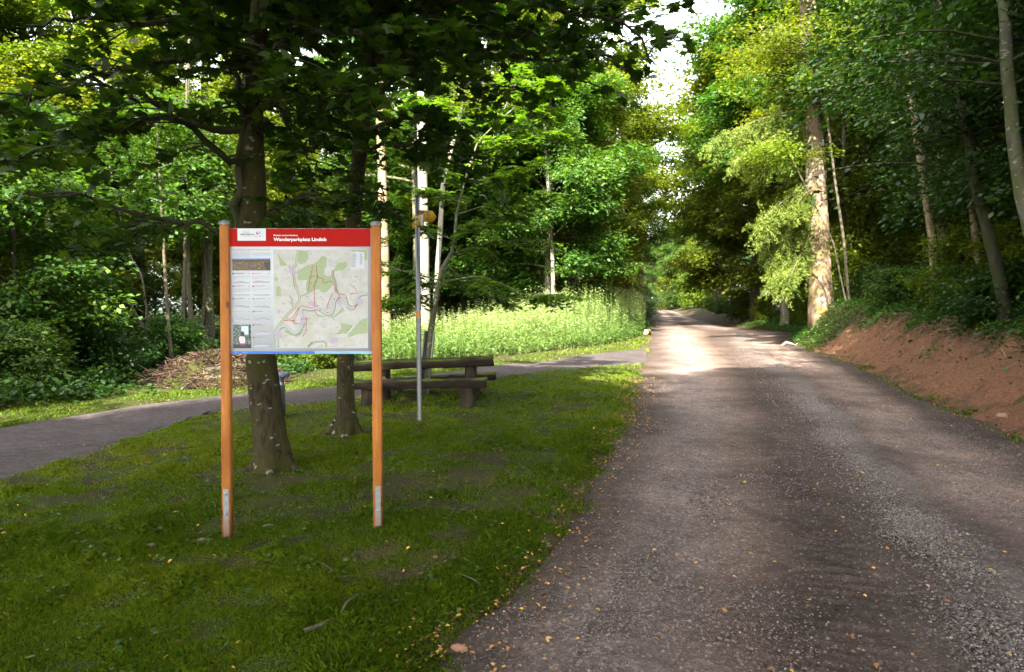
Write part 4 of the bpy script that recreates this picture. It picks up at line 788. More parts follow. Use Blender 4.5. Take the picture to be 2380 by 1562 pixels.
    def ribbon(pts, wd, mi, lay):
        p = np.array([m3(x, y) for x, y in pts]); p = resample(p, len(p) * 8)
        for _ in range(6): p[1:-1] = (p[:-2] + 2 * p[1:-1] + p[2:]) / 4
        p[:, 0] = np.clip(p[:, 0], 646, 1642); p[:, 1] = np.clip(p[:, 1], 383, 1436)
        T_ = np.gradient(p, axis=0); T_ /= np.linalg.norm(T_, axis=1)[:, None] + 1e-9; Nn = np.stack([-T_[:, 1], T_[:, 0]], 1) * wd / 2
        A = [q(x, y, lay) for x, y in p + Nn]; B = [q(x, y, lay) for x, y in p - Nn]; n = len(p)
        mp.add(A + B, [(i, i + 1, n + i + 1, n + i) for i in range(n - 1)], mi)
    blob([(395, 60), (520, 80), (540, 160), (500, 240), (420, 270), (380, 200)], 1); blob([(370, 370), (520, 280), (620, 270), (740, 150), (810, 160), (800, 290), (770, 350), (760, 420), (830, 450), (900, 430), (920, 540), (860, 620), (800, 680), (740, 690), (700, 640), (640, 640), (560, 690), (500, 680), (500, 560), (520, 510), (380, 500)], 1)
    blob([(900, 370), (960, 250), (1100, 230), (1110, 290), (1060, 350), (960, 370)], 1); blob([(1165, 60), (1400, 60), (1400, 220), (1360, 200), (1355, 90), (1180, 80)], 1)
    blob([(30, 470), (90, 460), (90, 510), (40, 515)], 1); blob([(65, 600), (125, 600), (130, 740), (60, 745)], 1); blob([(1000, 1140), (1150, 1160), (1180, 1180), (1110, 1290), (1010, 1300), (900, 1310), (1010, 1240)], 1)
    blob([(1230, 1170), (1320, 1080), (1400, 1060), (1400, 1290), (1250, 1310), (1120, 1350), (1120, 1300)], 1); blob([(150, 1240), (230, 1250), (300, 1310), (400, 1290), (480, 1270), (400, 1330), (290, 1330), (200, 1290)], 1); blob([(60, 100), (140, 180), (240, 290), (120, 300), (110, 180)], 1, jag=8)
    blob([(640, 1010), (800, 1050), (900, 1040), (1000, 950), (1030, 900), (1060, 960), (900, 1060), (700, 1050)], 1)
    V1 = [(400, 60), (375, 150), (365, 260), (300, 340), (320, 420), (335, 560), (375, 660), (405, 740), (400, 830), (310, 930), (200, 1040), (140, 1120), (60, 1230), (40, 1330), (50, 1500)]
    ribbon([(x - 10, y) for x, y in V1], 12, 4, 2); ribbon(V1, 30, 2, 3); ribbon(V1, 8, 10, 4)
    V2 = [(900, 360), (890, 440), (925, 530), (940, 640), (960, 700)]; ribbon(V2, 34, 2, 3); ribbon([(x + 12, y) for x, y in V2], 7, 4, 4); ribbon([(420, 745), (520, 700), (600, 650)], 16, 2, 3)
    JG = [(1400, 700), (1300, 710), (1240, 770), (1215, 860), (1190, 925), (1110, 900), (1075, 810), (1030, 735), (960, 740), (915, 810), (900, 920), (870, 1000), (800, 1010), (720, 950), (660, 915), (560, 940), (470, 920), (420, 910), (430, 1010), (470, 1080), (440, 1170), (390, 1260), (330, 1300), (260, 1250), (200, 1180), (120, 1190), (60, 1260), (60, 1380), (70, 1490)]
    ribbon([(x + 6, y + 10) for x, y in JG], 34, 4, 4); ribbon([(x + 2, y + 3) for x, y in JG], 34, 2, 5); ribbon(JG, 20, 3, 6); ribbon(JG, 4, 5, 7)
    ribbon([(520, 1500), (600, 1430), (720, 1410), (790, 1430), (790, 1500)], 22, 2, 4); ribbon([(520, 1490), (590, 1420)], 14, 4, 5); ribbon([(1110, 1270), (1200, 1190)], 24, 3, 5); ribbon([(1105, 1262), (1180, 1180)], 7, 4, 6)
    ribbon([(255, 730), (290, 800), (300, 900)], 16, 2, 3); ribbon([(250, 290), (310, 420), (330, 600)], 8, 4, 4)
    for c, rx, ry in (((290, 370), 36, 46), ((350, 395), 44, 26), ((590, 850), 70, 38), ((460, 1090), 50, 60), ((1290, 830), 50, 50), ((995, 830), 40, 46), ((100, 1310), 46, 66), ((95, 970), 26, 36), ((900, 1400), 70, 50)): blob([(c[0] + rx * math.cos(k * .785), c[1] + ry * math.sin(k * .785)) for k in range(8)], 8, 8, 7)
    for rt in ([(600, 290), (590, 380), (565, 480), (550, 560), (535, 650), (560, 660)], [(655, 290), (657, 360), (680, 450), (650, 520), (610, 590), (625, 650), (625, 800), (620, 900)], [(565, 455), (650, 440), (700, 475), (755, 475), (750, 560), (860, 515), (920, 560), (940, 650), (985, 710), (985, 810)], [(985, 710), (1080, 715), (1110, 800), (1130, 880), (1190, 900)], [(600, 920), (520, 900), (430, 880), (395, 905), (370, 1010), (315, 1105), (180, 1105)], [(180, 1105), (300, 1070), (390, 910)], [(500, 1060), (500, 1180), (490, 1290), (430, 1350)], [(1140, 560), (1200, 600), (1260, 700), (1150, 715)], [(620, 900), (690, 880)], [(620, 960), (680, 1040)], [(420, 1080), (550, 1080)], [(315, 1110), (325, 1150), (400, 1150)], [(800, 940), (820, 850), (890, 700)], [(1210, 880), (1260, 890)], [(1205, 900), (1270, 860)]): ribbon(rt, 5, 6, 9)
    for x, y in ((588, 380), (657, 357), (562, 480), (643, 525), (580, 548), (625, 592), (625, 792), (712, 475), (803, 543), (935, 650), (1325, 670), (370, 1010), (230, 1068), (280, 1113), (500, 1170), (520, 1240), (455, 1330), (815, 990), (920, 790), (1090, 775), (705, 935)): cx, cy_ = m3(x, y); mp.poly([q(cx + 5 * math.cos(k), cy_ + 5 * math.sin(k), 10) for k in range(6)][::-1], 7)
    cx, cy_ = m3(315, 1107); mp.poly([q(cx + 9 * math.cos(k * .7), cy_ + 9 * math.sin(k * .7), 11) for k in range(9)][::-1], 6)
    for k in range(70): x, y = r.uniform(670, 1600), r.uniform(400, 1420); w_ = r.uniform(12, 36); rect(mp, x, y, x + w_, y + 3.0, 9, 11)
    rect(mp, 1466, 410, 1612, 588, 11, 9)
    for k in range(15): rect(mp, 1480, 425 + k * 10, 1480 + r.uniform(30, 58), 428.5 + k * 10, 12, 11); rect(mp, 1470, 424 + k * 10, 1475, 430 + k * 10, 12, (6, 7, 5)[k % 3])
    for k in range(12): rect(mp, 1562, 425 + k * 10, 1562 + r.uniform(20, 34), 428.5 + k * 10, 12, 11)
    mp.obj('map', mm, panel)
board()

# ------------------------------------------------------------------ signpost
def signpost():
    g = G(975, 978); e = empty('signpost', g, label='galvanised pole with two yellow hiking signs in front of the picnic benches', cat='signpost'); Y = g.y
    top = P(969.5, 458, Y); b = MB(); d = np.array(top) - np.array(g); b.tube(np.array([(0, 0, -.2), (0, 0, 0), tuple(d * .5), tuple(d)]), [.036] * 4, 16); b.obj('pole', M['zinc'], e, True)
    c = MB(); c.tube(np.array([d, d + (0, 0, .03)]), [.040, .036], 16); c.obj('pole_cap', plain('cap_dark', (.05, .05, .05)), e)
    yel = plain('sign_yellow', (.50, .30, .012), .5); ink = plain('sign_ink', (.10, .06, .01), .5); rd = plain('sign_red', (.4, .02, .02), .5); wh = plain('sign_white', (.6, .6, .58), .5); gr = plain('sign_green', (.03, .12, .04), .5)
    def at(py): return d * ((978 - py) / (978 - 458.))
    def plate(cpos, yaw, L0, L1, h, arrow, bands):
        pe = MB(); ca, sa = math.cos(yaw), math.sin(yaw)
        def w(u, v, o=0): return (cpos[0] + u * ca + o * sa, cpos[1] + u * sa - o * ca - .045, cpos[2] + v)
        out = [(L0, -h), (L1 - .06, -h), (L1, 0), (L1 - .06, h), (L0, h)] if arrow else [(L0, -h), (L1, -h), (L1, h), (L0, h)]
        n = len(out); pe.add([w(u, v, 0) for u, v in out] + [w(u, v, .006) for u, v in out], [tuple(range(n))[::-1], tuple(range(n, 2 * n))] + [(i, (i + 1) % n, n + (i + 1) % n, n + i) for i in range(n)], 0)
        for (u0, u1, v0, v1, mi) in bands:
            for o in (.0075, -.0015): pe.poly([w(u0, v0, o), w(u1, v0, o), w(u1, v1, o), w(u0, v1, o)], mi)
        pe.obj('sign_plate', [yel, ink, rd, wh, gr], e)
    rows = [(.16 + .0 * k, .16 + ln, .06 - k * .032, .072 - k * .032, 1) for k, ln in enumerate((.12, .10, .14, .11))]
    plate(at(516), math.radians(-58), -.17, .24, .085, False, [(-.14, -.05, .03, .055, 1), (.14, .23, -.08, .08, 3), (-.1, .05, .02, .05, 4)])
    plate(at(502), math.radians(28), .02, .30, .085, True, [(.03, .065, .0, .07, 2), (.072, .10, -.06, .07, 4)] + [(.14, .14 + a_, .05 - k * .034, .062 - k * .034, 1) for k, a_ in enumerate((.05, .06, .05, .06))])
    s = MB(); c0 = at(729); an = np.linspace(-2.9, -.2, 10); V = [(c0[0] + .0375 * math.cos(a), .0375 * math.sin(a) + c0[1], c0[2] + z) for z in (-.038, .038) for a in an]; s.add(V, [(i, i + 1, 11 + i, 10 + i) for i in range(9)], 0)
    s.obj('orange_sticker', plain('orange_sticker', (.7, .22, .02), .5), e)
signpost()

# ------------------------------------------------------------------ picnic set
def oldwood():
    n = N('weathered_wood'); v = n.coord((.25, 1, 1)); a = n.noise(v, 16, 6, .7); v1 = n.coord()
    col = n.ramp(a, [(.3, (.006, .004, .0025)), (.7, (.034, .022, .014))]); g = n.n('ShaderNodeNewGeometry'); sep = n.n('ShaderNodeSeparateXYZ'); n.t.links.new(g.outputs['Normal'], sep.inputs[0])
    up = n.math('MULTIPLY', n.ramp(sep.outputs[2], [(.3, 0.), (.8, 1.)]), n.ramp(n.noise(v1, 1.6, 4), [(.42, .05), (.58, 1.)]))
    col = n.mix(up, col, (.075, .105, .009)); return n.done(n.pbr(col, .9, .2, bump=a, bs=.8, bd=.02))
def postwood():
    n = N('split_log'); v = n.coord((1, 1, .2)); a = n.noise(v, 14, 6, .7); return n.done(n.pbr(n.ramp(a, [(.3, (.010, .007, .005)), (.7, (.062, .046, .031))]), .9, .2, bump=a, bs=.7, bd=.02))
M['old'] = oldwood(); M['splog'] = postwood()
def plank_mesh(x0, x1, y0, y1, z0, z1, seed):
    rng = np.random.default_rng(seed); n = 26; xs = np.linspace(x0, x1, n); m = MB(); ring = [(0, .12), (.06, 0), (.5, -.04), (.94, 0), (1, .12), (1, .86), (.95, 1), (.5, 1.02), (.05, 1), (0, .86)]
    k = len(ring); off = np.cumsum(rng.normal(0, .004, (n, 2)), 0); V = []
    for i, x in enumerate(xs):
        for j, (u, v) in enumerate(ring):
            jit = rng.normal(0, .004, 3) + (rng.uniform(-.03, .03) if i in (0, n - 1) else 0, 0, 0)
            V.append((x + jit[0], y0 + (y1 - y0) * u + off[i, 0] + jit[1], z0 + (z1 - z0) * v + off[i, 1] * .5 + jit[2] - (.03 * vnoise(x * 3, seed, 1.) * (v < .5))))
    i = np.arange(n - 1)[:, None]; j = np.arange(k)[None, :]; kk = (j + 1) % k; Q = np.stack([i * k + j, i * k + kk, (i + 1) * k + kk, (i + 1) * k + j], -1).reshape(-1, 4)
    m.add(np.array(V, float), [Q, np.arange(k)[::-1][None, :], (np.arange(k) + (n - 1) * k)[None, :]]); return m
def leg_mesh(x, y, w_, d_, z0, z1, seed, taper=.85):
    rng = np.random.default_rng(seed); m = MB(); zs = np.linspace(z0, z1, 8); k = 9; V = []
    for i, z in enumerate(zs):
        s = 1 + (1 / taper - 1) * (1 - i / 7) ** 2
        for j in range(k):
            a = j * 6.283 / k; c = math.cos(a); s_ = math.sin(a); rx = w_ * s * (.5 + .06 * math.sin(j * 2.3 + seed)); ry = d_ * s * .5; V.append((x + rx * np.sign(c) * abs(c) ** .5 + rng.normal(0, .003), y + ry * np.sign(s_) * abs(s_) ** .5 + rng.normal(0, .003), z))
    i = np.arange(7)[:, None]; j = np.arange(k)[None, :]; kk = (j + 1) % k; Q = np.stack([i * k + j, i * k + kk, (i + 1) * k + kk, (i + 1) * k + j], -1).reshape(-1, 4)
    m.add(np.array(V, float), [Q, np.arange(k)[::-1][None, :], (np.arange(k) + 7 * k)[None, :]]); return m
def furniture(name, label, cat, Y, pxl, pyl, pxr, pyr, thick, depth, legs, seed, topname, group=None):
    a = P(pxl, pyl, Y); b = P(pxr, pyr, Y); L = (b - a).length; ang = math.atan2(b.z - a.z, b.x - a.x); cx = (a.x + b.x) / 2
    gz = hz(cx, Y); e = empty(name, (cx, Y, gz), label=label, cat=cat, group=group); zt = (a.z + b.z) / 2 - gz
    m = plank_mesh(-L / 2, L / 2, 0, depth, zt - thick, zt, seed); 
    for V in m.V: V[:, 2] += V[:, 0] * math.tan(ang)
    m.obj(topname, M['old'], e, True)
    for i, (px, w_, d_, yo) in enumerate(legs):
        x = P(px, 900, Y).x - cx; zz = zt - thick + x * math.tan(ang); lg = leg_mesh(x, yo, w_, d_, hz(x + cx, Y + yo) - gz - .1, zz + .02, seed + i + 3); lg.obj('leg', M['splog'], e, True)
furniture('picnic_bench', 'mossy log bench nearest the camera, in front of the picnic table', 'bench', 11.3, 812, 888, 1130, 879, .13, .34, [(848, .17, .24, .17), (1085, .22, .26, .17)], 11, 'seat')
furniture('picnic_table', 'dark weathered log picnic table between two plank benches', 'table', 12.0, 800, 846, 1145, 831, .135, .75, [(885, .16, .5, .38), (1092, .2, .5, .38)], 12, 'table_top')
furniture('picnic_bench', 'log bench on the far side of the picnic table', 'bench', 13.2, 845, 884, 1149, 869, .13, .34, [(920, .17, .24, .17), (1104, .18, .24, .17)], 13, 'seat')

# ------------------------------------------------------------------ waste bin behind the big maple
def bin_():
    g = G(650, 972); Y = g.y; e = empty('waste_bin', g, label='grey metal litter bin half hidden behind the thick maple trunk', cat='bin'); s = Y / F
    gm = plain('bin_grey', (.065, .075, .085), .45, .3); b = MB(); x0 = P(632, 900, Y).x - g.x; x1 = P(656, 900, Y).x - g.x; zt = P(650, 897, Y).z - g.z
    b.box(x0 - .08, x1, -.12, .14, .02, zt, bev=.015); b.obj('bin_body', gm, e)
    p = MB(); px = P(644, 890, Y).x - g.x; p.tube(np.array([(px, .2, -.1), (px, .2, P(650, 874, Y).z - g.z)]), [.035, .035], 12); p.obj('post', M['zinc'], e, True)
    c = MB(); zc = P(650, 873, Y).z - g.z; c.tube(np.array([(px, .2, zc - .035), (px, .2, zc - .03), (px, .2, zc + .02), (px, .2, zc + .035)]), [.10, .12, .12, .10], 16); c.obj('post_cap', plain('cap_grey', (.12, .13, .18), .5), e, True)
bin_()

# ------------------------------------------------------------------ brush pile, logs
def brush():
    rng = np.random.default_rng(9); cx, cyy = -6.4, 14.7; gz = hz(cx, cyy)
    m = MB(); n, k = 12, 30; V = []
    for i in range(n):
        for j in range(k):
            a = j * 6.283 / k; r_ = i / (n - 1); x = cx + 1.5 * r_ * math.cos(a); y = cyy + .9 * r_ * math.sin(a); V.append((x, y, hz(x, y) + .62 * (1 - r_ ** 1.6) + rng.normal(0, .05) - .05 * (i == n - 1)))
    i = np.arange(n - 1)[:, None]; j = np.arange(k)[None, :]; kk = (j + 1) % k; m.add(np.array(V), np.stack([i * k + j, (i + 1) * k + j, (i + 1) * k + kk, i * k + kk], -1).reshape(-1, 4), 0)
    for q in range(1500):
        a = rng.uniform(0, 6.28); r_ = math.sqrt(rng.uniform(0, 1)); x = cx + 1.6 * r_ * math.cos(a); y = cyy + 1.0 * r_ * math.sin(a); z = hz(x, y) + .66 * (1 - r_ ** 1.6) + rng.uniform(-.02, .06)
        L = rng.uniform(.12, .65); az = rng.uniform(0, 6.28); el = rng.normal(-.1, .35); d = np.array((math.cos(az) * math.cos(el), math.sin(az) * math.cos(el), math.sin(el))) * L / 2; c = np.array((x, y, z))
        m.tube(np.array([c - d, c + rng.normal(0, .03, 3), c + d]), np.array((1, .9, .5)) * rng.uniform(.003, .011), 4, 1, cap=False, a=rng.uniform(0, 1))
    n_ = N('twig_bark'); tw = n_.done(n_.pbr(n_.ramp(n_.attr(), [(0, (.014, .008, .005)), (.6, (.045, .026, .016)), (1, (.15, .10, .065))]), .9, .2))
    m.obj('brush_pile', [M['ground'], tw], None, kind='stuff', label='heap of brown twigs and roots beside the dirt path', cat='brush pile')
    end = plain('cut_wood', (.45, .26, .13), .8)
    for i, (pa, pb, ya, yb, r0, moss, lab) in enumerate([((474, 866), (595, 852), 15.0, 15.4, .10, 0, 'thickest cut log lying across the brush pile'), ((500, 842), (590, 828), 15.6, 16.0, .075, 1, 'moss-covered log at the back of the brush pile'), ((477, 878), (560, 880), 14.9, 15.0, .045, 0, 'pale barkless branch under the thickest log'),
                                        ((488, 832), (530, 850), 15.6, 15.2, .04, 0, 'short stub pointing up out of the brush pile'), ((530, 850), (640, 826), 15.3, 16.2, .05, 0, 'long bleached branch on the right of the brush pile'), ((540, 842), (630, 832), 15.5, 16.2, .035, 0, 'thin bleached branch above the brush pile logs'), ((400, 925), (455, 880), 14.4, 14.9, .018, 0, 'thin straight stick leaning on the front of the brush pile')]):
        ya -= .9; yb -= .9; a = np.array(P(*pa, ya)); b = np.array(P(*pb, yb)); L = resample(np.array([a, (a + b) / 2 + (0, 0, .03), b]), 9) - a; mb = MB(); mb.tube(L, np.linspace(r0, r0 * .75, 9), 12, 0, cap=False)
        for t_ in (0, 8):
            d = L[1] - L[0] if t_ == 0 else L[8] - L[7]; d = d / np.linalg.norm(d); mb.tube(np.array([L[t_] - d * .004, L[t_] + d * .004]), [r0 * (.98 if t_ == 0 else .74)] * 2, 12, 1)
        mb.obj('cut_log', [M['old'] if moss else (M['bark_dark'] if i in (0, 3) else M['bark_tan']), end], None, True, label=lab, cat='log').location = a
brush()
def roadlog():
    g = G(1500, 779); r0 = .15; L = np.array([(0, 0, r0), (.35, 1.0, r0), (.6, 2.2, r0)]); m = MB(); m.tube(L, [r0] * 3, 20, 0, cap=False)
    m.tube(np.array([(-.003, -.01, r0), (0, .0, r0)]), [r0 * .97] * 2, 20, 1); m.obj('cut_log', [M['bark_spruce'], plain('fresh_cut_wood', (.62, .48, .28), .8)], None, True, label='cut log with its round pale end facing us at the left road edge', cat='log').location = g
roadlog()
# root stub at the foot of the bank
g = G(1832, 805); m = MB(); m.tube(np.array([(-.3, 0, .02), (-.1, 0, .16), (.15, .05, .10), (.35, .2, .02), (.5, .3, .12)]), [.05, .06, .05, .04, .02], 8); m.obj('tree_root', M['bark_pale'], None, True, label='bent root sticking out where the clay bank begins', cat='root').location = g

# ------------------------------------------------------------------ tall weeds
def weeds():
    rng = np.random.default_rng(12); lb = MB(); X = rng.uniform(-7, 10, 26000); Y = rng.uniform(20, 52, 26000); ok = inpoly(X, Y, WEEDS) & (X < roadL(Y) - .5); X, Y = X[ok][:5200], Y[ok][:5200]
    # distance in from the near edge decides the height
    near = np.interp(X, [-5.2, -2.4, .3, 3.6, 6.9, 9], [20.5, 20.6, 23.4, 28, 36, 45]); dd = Y - near
    hgt = (.5 + 1.5 * sstep(dd, .1, 2.6) * np.interp(X, [-5, -2, 1, 3], [.35, .45, .85, 1.15])) * rng.uniform(.7, 1.2, len(X)) + .35 * (rng.uniform(0, 1, len(X)) > .9)
    Z = H(X, Y); nl = 16; n = len(X)
    lean = rng.normal(0, .07, (n, 2)); base = np.stack([X, Y, Z], 1); tip = base + np.stack([lean[:, 0] * hgt, lean[:, 1] * hgt, hgt], 1)
    wv = np.array((.006, 0, 0)); V = np.stack([base - wv, base + wv, tip], 1).reshape(-1, 3); lb.add(V, np.arange(n * 3).reshape(n, 3), 0, .6)
    B = base.repeat(nl, 0); Tp = tip.repeat(nl, 0); s = np.tile(np.linspace(.12, 1, nl), n)[:, None]; Pp = B + (Tp - B) * s; az = rng.uniform(0, 6.28, n * nl)
    d = np.stack([np.cos(az), np.sin(az), rng.uniform(-.2, .6, n * nl)], 1); nr = np.stack([-np.cos(az) * .4, -np.sin(az) * .4, np.ones(n * nl)], 1) + rng.normal(0, .35, (n * nl, 3))
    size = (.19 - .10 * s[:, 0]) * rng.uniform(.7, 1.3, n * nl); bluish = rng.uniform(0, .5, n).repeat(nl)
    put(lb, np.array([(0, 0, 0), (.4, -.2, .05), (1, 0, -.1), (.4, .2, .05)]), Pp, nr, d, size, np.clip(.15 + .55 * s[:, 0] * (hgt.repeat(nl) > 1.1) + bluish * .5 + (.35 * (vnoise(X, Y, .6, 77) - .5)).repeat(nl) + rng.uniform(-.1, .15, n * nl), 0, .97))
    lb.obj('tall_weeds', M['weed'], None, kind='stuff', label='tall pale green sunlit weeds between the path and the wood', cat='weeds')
    # undergrowth on forest floors and verges
    ub = MB(); n = 26000; X = np.r_[rng.uniform(-15, -4, n), rng.uniform(8, 24, n), rng.uniform(4, 10, n // 3)]; Y = np.r_[rng.uniform(9, 26, n), rng.uniform(5, 60, n), rng.uniform(40, 90, n // 3)]
    FARx = np.interp(Y, FAR[:, 1], FAR[:, 0]); left = (X < FARx - 1.3) & (Y < 26) & (X < -5.2 + 0 * X) ; right = (X > roadR(Y) + 1.7 + .5 * rng.normal(0, 1, len(X))) ; lv = (Y > 40) & (X < roadL(Y) - .3) & (X > roadL(Y) - 3)
    cl = vnoise(X, Y, 1.1, 40) + .3 * rng.uniform(0, 1, len(X)); ok = (left | right | lv) & (cl > .52) & ~((abs(X + 6.4) < 1.7) & (abs(Y - 14.4) < 1.4)); X, Y = X[ok], Y[ok]; cl = cl[ok]
    per = 5; X = X.repeat(per) + rng.normal(0, .12, len(X) * per); Y = Y.repeat(per) + rng.normal(0, .12, len(Y) * per); hh = rng.uniform(.0, .45, len(X)) * (cl.repeat(per) - .35) * 1.6
    Pp = np.stack([X, Y, H(X, Y) + hh + .02], 1); az = rng.uniform(0, 6.28, len(X)); put(ub, DIAM, Pp, np.array((0, 0, 1.)) + rng.normal(0, .45, (len(X), 3)), np.stack([np.cos(az), np.sin(az), rng.uniform(-.3, .3, len(X))], 1), rng.uniform(.06, .15, len(X)), np.clip(cl.repeat(per) * .4 + rng.uniform(0, .5, len(X)), 0, .95)); print('under', len(X))
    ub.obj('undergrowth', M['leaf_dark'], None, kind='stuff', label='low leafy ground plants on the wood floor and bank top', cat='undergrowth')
weeds()

# ------------------------------------------------------------------ grass
def grass():
    rng = np.random.default_rng(31); gb = MB()
    def batch(n, y0, y1, xa, xb, hmul, wid, keepfun=None):
        Y = rng.uniform(y0, y1, n); X = rng.uniform(xa, xb, n)
        ok = (abs(X) < Y * .80 + 1.0); X, Y = X[ok], Y[ok]
        L_ = roadL(Y); edge = L_ - X; inp = inpoly(X, Y, PATHPOLY); right = X > roadR(Y) + .05
        tuft = vnoise(X, Y, 2.6, 51) * .55 + vnoise(X, Y, 7, 52) * .45; patch = vnoise(X, Y, .55, 53)
        dens = .62 + .95 * sstep(patch * .6 + .4 * vnoise(X, Y, 1.7, 58), .34, .60) + .25 * sstep(.8 - edge, 0, .8)
        bare = bare_at(X, Y)
        keep = (edge > -.12 * rng.uniform(0, 1, len(X)) ** 2) & (rng.uniform(0, 1, len(X)) < .25 + sstep(edge + .5 * (vnoise(X, Y, 3.3, 88) - .5), -.05, .45))  & ~inp & (rng.uniform(0, 1, len(X)) < np.clip(dens * (.35 + 1.1 * sstep(tuft, .3, .6)) * (1 - .72 * np.clip(bare, 0, 1)), 0, 1))
        farx = np.interp(Y, FAR[:, 1], FAR[:, 0]); beyond = (X < farx) | (Y > 28) ; keep &= ~((X < farx - 2.2) & (Y > 9) & (rng.uniform(0, 1, len(X)) > .15)) & ~(Y > 50)
        near = np.interp(X, [-5.2, -2.4, .3, 3.6, 6.9, 9], [20.5, 20.6, 23.4, 28, 36, 45]); keep &= ~((Y > near + .6) & (X > -5.5) & (X < L_ - .8))
        if keepfun is not None: keep = keepfun(X, Y)
        X, Y, tuft, patch, edge = X[keep], Y[keep], tuft[keep], patch[keep], edge[keep]; n = len(X); Z = H(X, Y) - .01
        h = (.016 + .05 * tuft ** 1.9 * rng.uniform(.35, 2.0, n) + .03 * np.exp(-((edge - .4) / .3) ** 2) * rng.uniform(0, 1, n)) * hmul; az = rng.uniform(0, 6.28, n); bend = rng.uniform(.2, 1.1, n)
        d = np.stack([np.cos(az), np.sin(az), 0 * az], 1); s = np.stack([-np.sin(az), np.cos(az), 0 * az], 1) * (wid * rng.uniform(.6, 1.3, n))[:, None]; up = np.array((0, 0, 1.)); p = np.stack([X, Y, Z], 1); hh = h[:, None]
        mid = p + up * hh * .6 + d * hh * .22 * bend[:, None]; tip = p + up * hh * (1.05 - .35 * bend[:, None]) + d * hh * .75 * bend[:, None]
        V = np.stack([p - s, p + s, mid + s * .75, tip, mid - s * .75], 1).reshape(-1, 3)
        a = np.clip(.18 + .22 * sstep(-X, 2.0, 4.5) * sstep(Y, 5.5, 8) * (X > np.interp(Y, NEAR[:, 1], NEAR[:, 0])) - .12 * (X < np.interp(Y, FAR[:, 1], FAR[:, 0])) + .5 * vnoise(X, Y, .5, 60) + .25 * vnoise(X, Y, 3, 61) + rng.normal(0, .1, n), 0, .9); a[rng.uniform(0, 1, n) > .965] = 1.0; a[rng.uniform(0, 1, n) > .94] = .05  # left band before the path paler: open-sky light put into blade colour
        gb.add(V, np.arange(n * 5).reshape(n, 5), 0, a.repeat(5)); return n
    t = batch(300000, 2.4, 5.5, -4.6, 1.2, 1.0, .0017) + batch(280000, 5.5, 10, -9, 2.4, 1.05, .0026) + batch(170000, 10, 18, -14, 4, 1.15, .0045) + batch(110000, 18, 50, -12, 11, 1.3, .009)
    # tufts along the right road edge and on the bank
    def k(X, Y): r_ = X - roadR(Y); return ((r_ > -.1) & (r_ < .32) & (vnoise(X, Y, 1.3, 70) > .34)) | ((r_ > 1.5) & (r_ < 4.5) & (vnoise(X, Y, .9, 71) > np.where(Y < 13, .36, .52)) & (Y < 24))
    t += batch(170000, 4, 30, 5, 16, 1.7, .0045, k); print('grass', t)
    gb.obj('grass', M['grass'], None, kind='stuff', label='short mossy grass of the clearing and the verges', cat='grass')
    # small broad-leaved herbs among the grass
    hb = MB(); n = 2600; Y = rng.uniform(2.6, 20, n); X = rng.uniform(-9, 4, n); ok = (X < roadL(Y) - .1) & ~inpoly(X, Y, PATHPOLY) & (abs(X) < Y * .8 + 1); X, Y = X[ok], Y[ok]; per = 7
    X = X.repeat(per); Y = Y.repeat(per); az = rng.uniform(0, 6.28, len(X)); rr = rng.uniform(.0, .05, len(X)); Pp = np.stack([X + rr * np.cos(az), Y + rr * np.sin(az), H(X, Y) + rng.uniform(.01, .05, len(X))], 1)
    put(hb, HEX * np.array((1, 1.6, 1)), Pp, np.array((0, 0, 1.)) + rng.normal(0, .25, (len(X), 3)), np.stack([np.cos(az), np.sin(az), .1 + 0 * az], 1), rng.uniform(.012, .045, len(X)), rng.uniform(.2, 1, len(X)))
    hb.obj('ground_herbs', M['leaf_mid'], None, kind='stuff', label='small broad-leaved herbs growing in the grass', cat='herbs')
grass()

